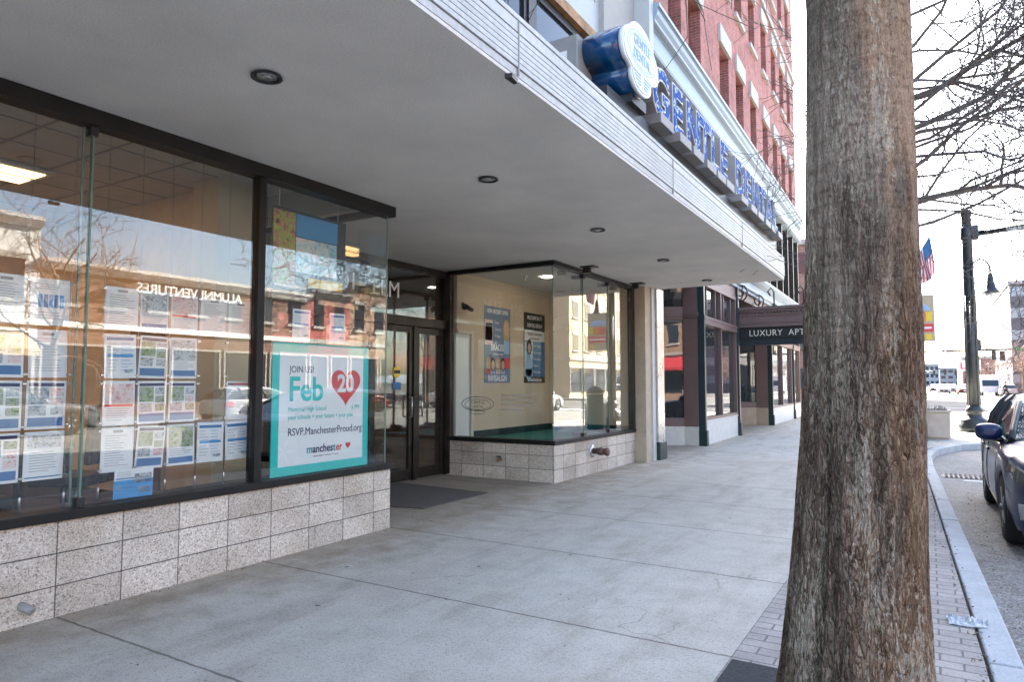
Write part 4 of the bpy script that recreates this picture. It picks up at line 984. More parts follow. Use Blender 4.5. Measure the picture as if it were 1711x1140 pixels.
# near trunk
def near_tree():
    t = thing('street_tree', 'thick furrowed tree trunk rising from the tree pit close to the viewer', 'tree', (-.25, 3.0, 0), 0, None)
    prof = [(-.06, -.29, .335), (.0, -.285, .315), (.12, -.283, .292), (.3, -.285, .268), (.7, -.262, .236), (1.1, -.238, .219), (1.45, -.226, .211), (2.1, -.213, .199), (2.6, -.205, .192), (3.05, -.2, .186), (3.6, -.2, .19), (4.2, -.2, .20), (4.8, -.2, .22)]
    NA, NZ = 220, 330
    P = []
    for j in range(NZ):
        z = -.06 + 4.86 * j / (NZ - 1)
        i = 0
        while i < len(prof) - 2 and prof[i + 1][0] < z: i += 1
        a, b = prof[i], prof[i + 1]; f = min(1, max(0, (z - a[0]) / (b[0] - a[0])))
        cx, rr = a[1] + (b[1] - a[1]) * f, a[2] + (b[2] - a[2]) * f
        row = []
        for k in range(NA):
            an = 2 * math.pi * k / NA; ca, sa = math.cos(an), math.sin(an)
            v = Vector((ca, sa, 0))
            low = noise.noise(Vector((ca * 1.6, sa * 1.6, z * .8)))
            fur = noise.noise(Vector((ca * 9, sa * 9, z * 1.1))); fin = noise.noise(Vector((ca * 24, sa * 24, z * 5)))
            ridge = 1 - abs(noise.noise(Vector((ca * 6 + .7, sa * 6, z * .55 + 4)))) * 2
            lowz = max(0, 1 - z / 2.4)
            flare = max(0, 1 - z / .5) ** 2 * .06 * math.cos(5 * an + .6)
            fold = -.034 * math.exp(-((an - 4.22 - .05 * math.sin(z * 2.3)) / .055) ** 2) * min(1, max(0, 1.9 - z)) if 3 < an < 5.3 else 0
            rad = rr * (1 + .030 * low) + .007 * fur + .0045 * fin + (.006 + .009 * lowz) * ridge + flare + fold - .006
            row.append((cx + ca * rad, 3.0 + sa * rad, z))
        P.append(row)
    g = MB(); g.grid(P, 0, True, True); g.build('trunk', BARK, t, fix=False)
    g = MB(); r = random.Random(3)
    for k in range(7):
        a = k * .9 + .2; d = Vector((math.cos(a) * .7, math.sin(a) * .7, 1)).normalized()
        grow(g, r, Vector((-.2, 3.0, 4.5)), d, .085, 4.2, 0, 3, .03, 7, .005)
    g.build('crown', TWIG, t, fix=False)
near_tree()
def bare_tree(label, x, y, h, rt, seed, limbs, grp, maxd=4, zf=2.3, minr=.004, kids=(3, 6), n=7, name='street_tree', lift=.012, L=3.2, cat='tree', tm=None, wob=.16, lf=(.5, .8)):
    t = thing(name, label, cat, (x, y, 0), 0, grp); r = random.Random(seed)
    g = MB(); pts = [(x, y, -.05), (x + .01, y, .2), (x + .02, y, h * .4), (x - .02, y + .02, h * .7), (x, y, h)]
    g.tube(pts, [rt * 1.5, rt * 1.1, rt, rt * .8, rt * .5], 14); g.build('trunk', tm or TWIG, t)
    g = MB()
    for (z, az, el, ln, rd, *md) in limbs:
        d = Vector((math.sin(R(az)) * math.cos(R(el)), math.cos(R(az)) * math.cos(R(el)), math.sin(R(el))))
        grow(g, r, Vector((x, y, z)), d, rd, ln, 0, md[0] if md else maxd, lift, n, minr, .75, kids, wob, lf)
    g.build('crown', tm or TWIG, t, fix=False); return t
# second tree just behind the near trunk: limbs reach right over the street (az 90 = +X)
lim = [(5.75, 90, 20, 4.0, .055), (5.2, 91, 26, 4.0, .048), (5.05, 93, 3, 3.6, .028), (4.08, 90, 5, 3.8, .05), (3.75, 92, 4, 3.6, .026), (3.95, 70, 10, 3.4, .026), (4.5, 95, 20, 3.8, .036), (5.1, 82, 26, 3.8, .038), (5.3, 108, 14, 3.4, .028), (5.7, 100, 22, 3.6, .034), (5.6, 62, 34, 3.4, .03), (6.3, 88, 30, 3.4, .03), (6.8, 80, 44, 3.2, .03), (7, 120, 40, 3.2, .03), (4.9, 125, 16, 3.2, .028), (4.3, 50, 12, 3.0, .024), (4.7, 80, 6, 3.0, .022),
       (4.4, 278, 2, 2.0, .012, 2), (5.3, 285, 8, 2.1, .012, 2), (5.9, 270, 4, 2.1, .012, 2), (6.5, 280, 14, 2.2, .014, 2), (7.0, 295, 24, 2.4, .014, 2), (7.2, 0, 70, 3, .05), (3.9, 272, 0, 1.9, .010, 2), (4.9, 265, 14, 2.0, .010, 2), (5.6, 262, 10, 2.0, .010, 2), (4.7, 290, 4, 2.0, .010, 2),
       (4.1, 98, 0, 3.0, .02), (4.2, 84, 14, 3.4, .024), (4.9, 96, 8, 3.4, .024), (5.5, 76, 12, 3.2, .022), (6.0, 98, 10, 3.2, .024), (6.5, 84, 16, 3.0, .022), (6.0, 70, 25, 3.2, .024), (7.0, 95, 24, 3.0, .022)]
bare_tree('bare street tree with limbs reaching over the street, mostly hidden by the near trunk', -.45, 11.8, 7.6, .15, 21, [(a, b, c, d * .82, *e) for a, b, c, d, *e in lim], None, 4, minr=.0042, kids=(4, 6), wob=.22, lf=(.42, .70), lift=.015)

# ================================================================ cars
def lerp_tab(tab, t):
    if t <= tab[0][0]: return tab[0][1]
    for (a, va), (b, vb) in zip(tab, tab[1:]):
        if t <= b: f = (t - a) / (b - a); return va + (vb - va) * f
    return tab[-1][1]
def smooth_tab(tab, t, w=.06): return (lerp_tab(tab, t - w) + lerp_tab(tab, t) * 2 + lerp_tab(tab, t + w)) / 4
def make_car(label, group, paint, loc, rz, suv=True, cat='car', detail=True):
    t_ = thing('parked_car', label, cat, loc, rz, group)
    q = lambda n, g_, m, par=None, **k: g_.build(n, m, par or t_, world=False, **k)
    WH = [(-2.34, .66), (-2.26, .78), (-2.1, .86), (-1.8, .905), (-1.2, .92), (0, .925), (1.5, .92), (2.05, .88), (2.25, .80), (2.33, .70)]
    ZB = [(-2.34, .40), (-2.2, .27), (-1.95, .23), (1.9, .25), (2.2, .32), (2.33, .42)]
    if suv:
        ZH = [(-2.34, .74), (-2.27, .84), (-2.1, .90), (-1.7, .95), (-1.0, 1.0), (-.6, 1.01), (1.8, 1.02), (2.1, 1.02), (2.27, .98), (2.33, .88)]
        ZR = [(-1.0, .99), (-.15, 1.38), (.2, 1.45), (.6, 1.47), (1.4, 1.45), (1.85, 1.39), (2.2, 1.04)]
    else:
        ZH = [(-2.34, .68), (-2.25, .78), (-1.9, .87), (-1.0, .97), (1.6, .99), (2.2, .97), (2.33, .85)]
        ZR = [(-1.0, .95), (-.2, 1.32), (.15, 1.42), (.5, 1.45), (1.0, 1.42), (1.3, 1.33), (1.95, .98)]
    wc, wr, ar = (-1.36, 1.34), .345, .405
    def zb(t):
        z = smooth_tab(ZB, t)
        for c in wc:
            if abs(t - c) < ar: z = max(z, .345 + math.sqrt(ar * ar - (t - c) ** 2) - .02)
        return z
    SC = [(0, .955), (.15, .985), (.35, 1.0), (.6, .995), (.8, .98), (.93, .955), (1.0, .90)]
    def S(t, v, off=0.):
        zh = smooth_tab(ZH, t) - .045; z0 = zb(t); w = smooth_tab(WH, t) * lerp_tab(SC, v) + off
        return (w, z0 + (zh - z0) * v)
    ts = sorted(set([-2.34, -2.32, -2.29, -2.25, -2.2, -2.1, -2.0] + [round(c + ar * math.cos(k * math.pi / 14), 4) for c in wc for k in range(15)] + [-.9, -.7, -.5, -.25, 0, .25, .5, .75, .9, 1.9, 2.0, 2.1, 2.2, 2.26, 2.3, 2.33]))
    vs = [0, .08, .18, .3, .42, .55, .68, .8, .88, .94, 1.0]
    P = []
    for t in ts:
        zh = smooth_tab(ZH, t); row = [(0.45, t, zb(t) + .0)]
        row += [(S(t, v)[0], t, S(t, v)[1]) for v in vs]
        w = S(t, 1.0)[0]
        row += [(w * .90, t, zh - .012), (w * .6, t, zh + .004), (0, t, zh + .012)]
        full = row + [(-a, b, c) for a, b, c in reversed(row[:-1])]; P.append(full)
    g = MB(); g.grid(P, 0, True)
    for row, rev in ((P[0], False), (P[-1], True)): g.quad(row if rev else list(reversed(row)), 0)
    q('body', g, paint)
    g = MB(); g.box(-.80, .80, -2.15, 2.15, .20, .62); g.box(-.62, .62, -2.2, 2.2, .19, .26); q('underbody', g, BLACK)
    # greenhouse
    gt = [a for a, _ in ZR]; gs = []
    for a, b in zip(gt, gt[1:]): gs += [a + (b - a) * k / 4 for k in range(4)]
    gs.append(gt[-1])
    def GS(t):
        zb_ = smooth_tab(ZH, t) - .03; zr = smooth_tab(ZR, t, .04)
        wb = S(t, 1.0)[0] - .012; k = min(1, max(0, (zr - zb_) / .45)); wr_ = wb - .20 * k
        return [(wb, t, zb_), (wb - .05 * k, t, zb_ + (zr - zb_) * .4), (wr_ + .03 * k, t, zr - .09 * k), (wr_ - .03, t, zr - .025 * k), (wr_ - .16, t, zr), (wr_ * .4, t, zr + .012), (0, t, zr + .016)]
    rows = [GS(t) for t in gs]
    wsE, rgS = (-.15, 1.85) if suv else (-.2, 1.3)
    W_, Rf, RG = MB(), MB(), MB()
    SD = {1: MB(), -1: MB()}
    for i in range(len(gs) - 1):
        a, b = rows[i], rows[i + 1]; mid = (gs[i] + gs[i + 1]) / 2
        for s in (1, -1):
            F = lambda p: (p[0] * s, p[1], p[2])
            for j in range(6):
                tgt = SD[s] if j < 2 else (Rf if (j == 2 or wsE < mid < rgS) else (W_ if mid <= wsE else RG))
                tgt.quad([F(a[j]), F(b[j]), F(b[j + 1]), F(a[j + 1])], 0, True)
    q('windshield', W_, CARGLASS); q('roof', Rf, paint); q('rear_window', RG, CARGLASS)
    for s in (1, -1): q('side_window', SD[s], CARGLASS)
    if detail:
        for s in (1, -1):
            g = MB()
            edge = [(p[3][0] * s, p[3][1], p[3][2] + .004) for p in rows if p[3][1] <= wsE + .1]; g.tube(edge, .032, 6)
            low = [(p[0][0] * s * 1.004, p[0][1], p[0][2] + .012) for p in rows]; g.tube(low, .013, 6)
            for tp in (.42, 1.42) if suv else (.40, 1.15):
                r_ = GS(tp); g.tube([(p[0] * s * 1.006, tp + .06 * k, p[2]) for k, p in enumerate(r_[:4])], .034, 6)
            q('pillar', g, BLACK if suv else paint)
            g = MB()
            for (a, b) in ((-.88, .30), (.34, 1.02)):
                for t in (a, b):
                    g.tube([(S(t, v, .001)[0] * s, t, S(t, v)[1]) for v in (.12, .3, .5, .7, .85, .96)], .005, 4)
            g.tube([(S(t, .1, .001)[0] * s, t, S(t, .1)[1]) for t in (-.88, -.5, 0, .5, .9)], .005, 4); q('door_seam', g, BLACK)
            for t in (.12, .92):
                g = MB(); w_, z_ = S(t, .80, .02); g.tube([(w_ * s - .015 * s, t - .1, z_), (w_ * s, t - .07, z_), (w_ * s, t + .07, z_), (w_ * s - .015 * s, t + .1, z_)], .013, 6); q('door_handle', g, paint)
            m_ = MB(); cx, cy, cz = s * (S(-.62, 1)[0] + .115), -.60, smooth_tab(ZH, -.6) + .045
            rowsM = []
            for k, (f, sx_, sz_) in enumerate(((-.085, .05, .03), (-.075, .10, .065), (-.03, .125, .088), (.03, .128, .092), (.06, .122, .086))):
                rowsM.append([(cx + sx_ * (abs(math.cos(a)) ** .7) * (1 if math.cos(a) > 0 else -1), cy + f, cz + sz_ * (abs(math.sin(a)) ** .7) * (1 if math.sin(a) > 0 else -1)) for a in [2 * math.pi * k2 / 18 for k2 in range(18)]])
            m_.grid(rowsM, 0, True, True); m_.quad(rowsM[0], 0, True); m_.quad(list(reversed(rowsM[-1])), 0)
            mi = q('wing_mirror', m_, paint); a_ = MB(); a_.tube([(s * (S(-.62, 1)[0] - .02), -.62, cz - .09), (cx - s * .03, cy, cz - .06)], [.035, .03], 8); q('mirror_arm', a_, BLACK, mi)
            # lamps at the front corners
            def patch(t0, t1, v0, v1, off, nt_=7, nv=4, tap=0.):
                return [[(S(t, v, off)[0] * s, t - (.006 if t < -2.2 else 0), S(t, v)[1]) for v in [v0 + (v1 - v0) * k / (nv - 1) * (1 - tap * i / (nt_ - 1)) + (v1 - v0) * tap * i / (nt_ - 1) for k in range(nv)]] for i, t in enumerate([t0 + (t1 - t0) * i / (nt_ - 1) for i in range(nt_)])]
            h = MB(); h.grid(patch(-2.335, -1.80, .66, .92, .006, 9, 5, .6)); hl = q('headlight', h, HEADLAMP)
            h = MB(); h.grid(patch(-2.336, -1.78, .925, .955, .009, 9, 3)); q('light_strip', h, CHROME, hl)
            h = MB(); w_, z_ = S(-2.24, .78, .012); h.lathe([(.05, 0), (.055, -.012), (.04, -.016)], (w_ * s * .94, -2.262, z_), 16, axis='y'); q('lamp_bulb', h, M('lamp_lens', (.85, .80, .55), .2, var=.05), hl)
            h = MB(); h.grid(patch(-2.325, -2.16, .16, .42, .010)); fb = q('fog_lamp', h, CHROME)
            w_, z_ = S(-2.25, .29, .018); h = MB(); h.lathe([(.055, 0), (.05, -.012), (.02, -.012)], (w_ * s * .96, -2.265, z_), 16, axis='y'); q('lens', h, BLACK, fb)
            h = MB(); h.grid(patch(1.95, 2.30, .62, .9, .006)); q('tail_light', h, RED)
            # black arch cladding
            for c in wc:
                h = MB(); h.tube([(S(c + ar * math.cos(a), .02, .004)[0] * s, c + (ar - .0) * math.cos(a), .325 + ar * math.sin(a)) for a in [math.pi * k / 14 for k in range(15)]], .022, 6); q('arch_trim', h, BLACK)
        g = MB(); g.box(-.52, .52, -2.362, -2.33, .60, .74)
        for k in range(5): g.box(-.5, .5, -2.37, -2.36, .615 + k * .025, .627 + k * .025)
        g.box(-.55, .55, -2.35, -2.325, .38, .52); q('grille', g, BLACK)
        g = MB(); g.box(-.16, .16, -2.375, -2.371, .47, .60); q('plate', PAPER if False else g, PAPER) if False else q('plate', g, PAPER)
        g = MB(); g.box(-.16, .16, 2.345, 2.35, .72, .86); q('plate', g, PAPER)
    for s in (1, -1):
        for c in wc:
            cx = s * .80
            g = MB(); g.lathe([(.22, -.10), (.30, -.105), (.335, -.085), (.345, -.03), (.345, .03), (.335, .085), (.30, .105), (.22, .10)], (cx, c, .345), 28, axis='x'); w = q('wheel', g, RUBBER)
            g = MB(); g.lathe([(.225, .06), (.225, .095), (.21, .098), (.20, .05), (.05, .06), (.045, .085), (.02, .09)], (0, 0, 0), 24, axis='x')
            for k in range(5):
                a = 2 * math.pi * k / 5; ca, sa = math.cos(a), math.sin(a)
                g.tube([(.078, .04 * ca, .04 * sa), (.085, .21 * ca, .21 * sa)], [.03, .022], 6)
            g.v = [(cx + s * x, c + y, .345 + z) for x, y, z in g.v]; q('rim', g, STEEL, w)
    return t_
def paint(name, col): return M(name, col, .34, .0, var=.04, coat=.35, sp=.35)
NAVYP, WHITEP, GREYP, REDP, BLACKP, SILV = paint('navy_car_paint', (.008, .016, .058)), paint('white_car_paint', (.7, .7, .7)), paint('grey_car_paint', (.12, .125, .13)), paint('red_car_paint', (.35, .02, .02)), paint('black_car_paint', (.012, .012, .014)), paint('silver_car_paint', (.45, .46, .47))
near = make_car('dark navy car parked by the near kerb with its front towards the viewer', None, NAVYP, (1.488, 9.87, -.14), 0)
cw = make_car('white car parked across the street beyond the silver one', 'cars parked across the street', WHITEP, (13.85, 37.5, -.14), math.pi, False)
cs = make_car('silver car parked across the street opposite the entrance', 'cars parked across the street', SILV, (13.9, 18.6, -.14), math.pi, True)
cr = make_car('red car parked across the street opposite the marquee', 'cars parked across the street', REDP, (13.8, 27.6, -.14), math.pi, False)
make_car('charcoal car parked across the street, seen only as a reflection in the glass', 'cars parked across the street', GREYP, (13.85, 9.5, -.14), math.pi, True)
dup(cs, (13.85, 3.0, -.14), math.pi, 'silver car parked across the street behind the viewer'); dup(cw, (9.9, 34.0, -.14), math.pi, 'white car waiting at the near crossing line', 'cars at the crossing')
far_spots = [(1.9, 128, cw, 'white', 'first'), (3.1, 142, cs, 'silver', 'second'), (.9, 150, cr, 'red', 'third'), (4.3, 120, cr, 'red', 'fourth'), (5.6, 150, cw, 'white', 'fifth'), (8.2, 104, cs, 'silver', 'sixth'), (2.4, 190, cw, 'white', 'seventh'), (4.9, 205, cs, 'silver', 'eighth'), (6.8, 180, cr, 'red', 'ninth')]
for x, y, src, c_, n_ in far_spots:
    dup(src, (x, y, -.14), 0 if x < 5 else math.pi, 'tiny %s car on the road beyond the crossing, %s in the stream' % (c_, n_), 'distant cars beyond the crossing')
# delivery van far away
vn = thing('delivery_van', 'small white box van beyond the crossing', 'van', (6.6, 108, -.14), 0, 'distant cars beyond the crossing')
g = MB(); g.prism([(-1, .5), (1, .5), (1, 2.7), (-1, 2.7)], -1.6, 3.0, f=lambda a, b, c: (a, c, b)); g.build('body', WHITEP, vn, world=False, bevel=.06)
g = MB(); g.prism([(-2.6, .45), (-1.61, .45), (-1.61, 2.1), (-2.0, 2.05), (-2.5, 1.2)], -.95, .95, f=lambda a, b, c: (c, a, b)); g.build('cab', WHITEP, vn, world=False, bevel=.04)
g = MB(); g.quad([(-.85, -2.49, 1.25), (.85, -2.49, 1.25), (.85, -2.06, 2.0), (-.85, -2.06, 2.0)]); g.build('windshield', CARGLASS, vn, world=False)
for s in (1, -1):
    for c in (-1.9, 2.0): g = MB(); g.lathe([(.2, -.12), (.4, -.12), (.4, .12), (.2, .12)], (s * .85, c, .4), 18, axis='x'); g.build('wheel', RUBBER, vn, world=False)
# ================================================================ street furniture
lp = thing('street_lamp', 'tall dark lamp post with scroll bracket, bell lantern and long mast arm', 'street lamp', (1.12, 24.8, 0))
lx, ly = 1.12, 24.8
g = MB(); g.lathe([(.40, 0), (.42, .05), (.42, .20), (.36, .26), (.37, .32), (.30, .40), (.21, .46), (.20, .56), (.24, .60), (.24, .66), (.19, .72), (.17, .80)], (lx, ly, 0), 8); g.build('base', LAMPMETAL, lp)
g = MB(); g.lathe([(.165, .78), (.16, 2.2), (.145, 4.2), (.125, 6.55), (.14, 6.56), (.14, 6.72), (.05, 6.76)], (lx, ly, 0), 16)
for k in range(8):
    a = k * math.pi / 4; g.tube([(lx + .165 * math.cos(a), ly + .165 * math.sin(a), .8), (lx + .15 * math.cos(a), ly + .15 * math.sin(a), 4.1)], .018, 5)
g.build('pole', LAMPMETAL, lp)
g = MB(); c = (lx + .29, 4.86); pts = [(lx + .085, ly - .17, 3.3), (lx + .085, ly - .17, 4.86)] + [(c[0] + .235 * math.cos(a), ly - .17, c[1] + .30 * math.sin(a)) for a in [math.pi * (1 - k / 12) for k in range(13)]] + [(c[0] + .235, ly - .17, 4.72)]
g.tube(pts, .026, 8)
for s in (-1, 1):
    g.tube([(c[0] + s * (.085 + .07 * math.cos(a) * (1 - a / 9)), ly - .17, 4.93 + .07 * math.sin(a) * (1 - a / 9)) for a in [k * .5 for k in range(14)]], .012, 5)
g.tube([(c[0] - .2, ly - .17, 5.0), (c[0], ly - .17, 5.08), (c[0] + .2, ly - .17, 5.0)], .012, 5); g.tube([(c[0], ly - .17, 4.88), (c[0] + .04, ly - .17, 4.80), (c[0] - .04, ly - .17, 4.77)], .01, 5); g.lathe([(.02, 5.16), (.03, 5.2), (.01, 5.26)], (c[0], ly - .17, 0), 8)
g.build('scroll_bracket', LAMPMETAL, lp)
g = MB(); q_ = (c[0] + .235, ly - .17, 0); g.lathe([(.03, 4.74), (.07, 4.70), (.075, 4.62), (.09, 4.60), (.09, 4.46), (.11, 4.43), (.13, 4.30), (.20, 4.20), (.24, 4.17), (.24, 4.14), (.15, 4.13)], q_, 18); ln = g.build('lantern', LAMPMETAL, lp)
g = MB(); g.lathe([(.15, 4.135), (.14, 4.07), (.09, 4.02), (.02, 4.0)], q_, 16); g.build('lens', M('lamp_glass', (.75, .75, .72), .1, var=.03), ln)
g = MB(); g.tube([(lx + .1, ly, 5.98), (lx + 3, ly - .25, 6.14), (lx + 8.5, ly - .8, 6.4)], [.085, .075, .05], 12); ma = g.build('mast_arm', LAMPMETAL, lp)
g = MB(); g.cbox((lx + .2, ly, 6.02), (.18, .3, .42)); g.lathe([(.17, 5.82), (.17, 6.22)], (lx, ly, 0), 12); g.build('arm_clamp', LAMPMETAL, lp, bevel=.02)
g = MB(); g.prism([(lx + .95, 5.90), (lx + 2.6, 5.99), (lx + 2.6, 6.10), (lx + .95, 6.01)], ly - .32, ly - .30, f=lambda a, b, c: (a, c, b)); g.build('sign_plate', GREYBOX, ma)
pl = thing('planter_box', 'square beige concrete planter box on the pavement corner', 'planter', (.08, 21.1, 0))
g = MB(); g.prism([(-.33, 20.85), (.43, 20.85), (.43, 21.6), (-.33, 21.6)], .05, .70); g.box(-.36, .46, 20.82, 21.63, .70, .76); g.box(-.28, .38, 20.9, 21.55, -.02, .05); g.build('box', CONCRETE, pl, bevel=.012)
g = MB(); g.box(-.27, .37, 20.91, 21.54, .761, .775); g.build('soil', M('soil', (.05, .04, .03), .95, var=.3), pl)
g = MB(); r = random.Random(5)
for k in range(40):
    x, y = r.uniform(-.24, .34), r.uniform(20.95, 21.5); g.tube([(x, y, .77), (x + r.gauss(0, .03), y + r.gauss(0, .03), .77 + r.uniform(.04, .12))], [.006, .003], 4)
g.build('dry_stems', TWIG, pl)
bn = thing('litter_bin', 'tall dark teal litter bin half hidden behind the near trunk', 'bin', (-.38, 20.0, 0))
g = MB(); g.lathe([(.25, 0), (.27, .03), (.27, 1.05), (.29, 1.07), (.29, 1.12)], (-.34, 20.0, 0), 20); g.build('body', M('teal_metal_paint', (.015, .11, .10), .35, .1, var=.15), bn)
g = MB(); g.lathe([(.29, 1.13), (.28, 1.22), (.18, 1.34), (.06, 1.38)], (-.34, 20.0, 0), 20); g.build('lid', DARKGREEN, bn)
bp = thing('banner_post', 'slim dark post carrying banner and flag, hidden behind the near trunk', 'post', (-.62, 20.6, 0))
g = MB(); g.lathe([(.18, 0), (.18, .3), (.10, .4), (.075, 1.0), (.06, 5.6), (.09, 5.65), (.02, 5.8)], (-.62, 20.6, 0), 14); g.build('pole', LAMPMETAL, bp)
g = MB(); g.tube([(-.62, 20.6, 3.76), (.2, 20.6, 3.76)], .015, 6); g.tube([(-.62, 20.6, 2.5), (.2, 20.6, 2.5)], .015, 6); g.build('banner_arm', LAMPMETAL, bp)
g = MB(); g.tube([(-.60, 20.55, 4.05), (.16, 20.5, 5.30)], .014, 6); g.lathe([(.001, 5.27), (.03, 5.3), (.001, 5.34)], (.165, 20.5, 0), 8); g.build('flag_staff', STEEL, bp)
ba = thing('street_banner', 'beige street banner with coloured blocks hanging from the post', 'banner', (-.2, 20.6, 2.5))
g = MB(); g.box(-.56, .17, 20.59, 20.60, 2.53, 3.74); g.build('cloth', M('banner_beige', (.52, .43, .28), .7, var=.05), ba)
yb = 20.588
def bq(nm, x0, x1, z0, z1, m): MB().box(x0, x1, yb - .003, yb, z0, z1).build(nm, m, ba)
g = MB(); g.prism([(-.2 + .28 * math.cos(a), 3.34 + .2 * math.sin(a)) for a in [math.pi * k / 12 for k in range(13)]], yb - .003, yb, f=lambda a, b, c: (a, c, b)); g.build('blue_dome', PALEBLUE, ba)
bq('orange_block', -.22, -.03, 3.06, 3.3, M('orange_print', (.80, .25, .05), .5)); bq('red_block', -.48, -.24, 3.06, 3.3, RED); bq('yellow_block', -.02, .12, 3.06, 3.3, YELLOW); bq('red_bar', -.5, .14, 2.78, 2.99, RED); bq('gold_seal', -.04, .1, 2.58, 2.72, YELLOW)
g = MB(); g.box(-.45, .1, yb - .006, yb - .003, 2.86, 2.91); g.build('pale_line', PAPER, ba)
fl = thing('national_flag', 'small red white and blue striped flag drooping from an angled staff', 'flag', (0, 20.5, 4.7))
A0, A1 = Vector((-.22, 20.52, 4.66)), Vector((.13, 20.50, 5.24))
def fp(u, v):
    p = A1.lerp(A0, v * .9); d = Vector((.10 + .05 * v, 0, -1)) * (u * .98)
    fold = .05 * math.sin(u * 2 + v * 9) * (u * .7 + .2)
    return p + d * (1 - .25 * v * u) + Vector((.035 * math.sin(v * 8 + u * 4) * u, fold, .0))
NU, NV = 26, 26
canton, red, wht = MB(), MB(), MB()
for i in range(NU):
    for j in range(NV):
        u0, u1, v0, v1 = i / NU, (i + 1) / NU, j / NV, (j + 1) / NV
        tgt = canton if (u0 < .42 and v0 < .52) else (red if int(v0 * 13) % 2 == 0 else wht)
        tgt.quad([fp(u0, v0), fp(u1, v0), fp(u1, v1), fp(u0, v1)], 0, True)
for nm, g_, m in (('canton', canton, INKBLUE), ('red_stripes', red, RED), ('white_stripes', wht, PAPER)):
    o = g_.build(nm, m, fl); s_ = o.modifiers.new('s', 'SOLIDIFY'); s_.thickness = .003
# far traffic signals on mast arms (lamps unlit)
DULLRED, DULLAMBER, DULLGREEN = M('red_lens', (.06, .008, .008), .3), M('amber_lens', (.07, .04, .006), .3), M('green_lens', (.008, .05, .03), .3)
def signal_mast(label, X0, X1, Y, z, heads, grp):
    t = thing('traffic_signal', label, 'traffic signal', (X0, Y, 0), 0, grp)
    g = MB(); g.tube([(X0, Y, -.1), (X0, Y, z + 1.2)], [.18, .14], 10); g.tube([(X0, Y, z), (X1, Y, z + .06)], [.13, .08], 8); g.build('mast', LAMPMETAL, t)
    for x, dz, wd, ht in heads:
        g = MB(); g.cbox((x, Y - .12, z + dz), (wd, .22, ht)); h = g.build('signal_head', BLACK, t)
        if ht > .8:
            for k, m in enumerate((DULLRED, DULLAMBER, DULLGREEN)):
                q = MB(); q.lathe([(.13, 0), (.14, -.05)], (x, Y - .24, z + dz + .34 - k * .34), 10, axis='y'); q.build('lamp', m, h)
    return t
signal_mast('nearer traffic signal mast arm spanning the crossing', -.55, 10.5, 95, 5.25, [(2.2, 0, .5, .25), (4.95, .62, .55, 1.25), (5.9, .05, .6, .3), (6.35, -.55, .42, 1.15), (7.15, -.7, .5, 1.1)], 'traffic signals beyond the crossing')
signal_mast('farther and lower traffic signal mast arm over the road', -1.2, 6.5, 190, 4.3, [(1.0, -.4, .5, 1.1), (3.2, -.2, .55, 1.3), (5.3, -.4, .5, 1.1)], 'traffic signals beyond the crossing')
g = MB(); g.cbox((8.9, 94.8, 5.3), (1.0, .04, .5)); o = g.build('street_sign', M('green_sign', (.01, .30, .14), .4)); tag(o, 'small green street sign hung on the signal mast arm', 'sign')
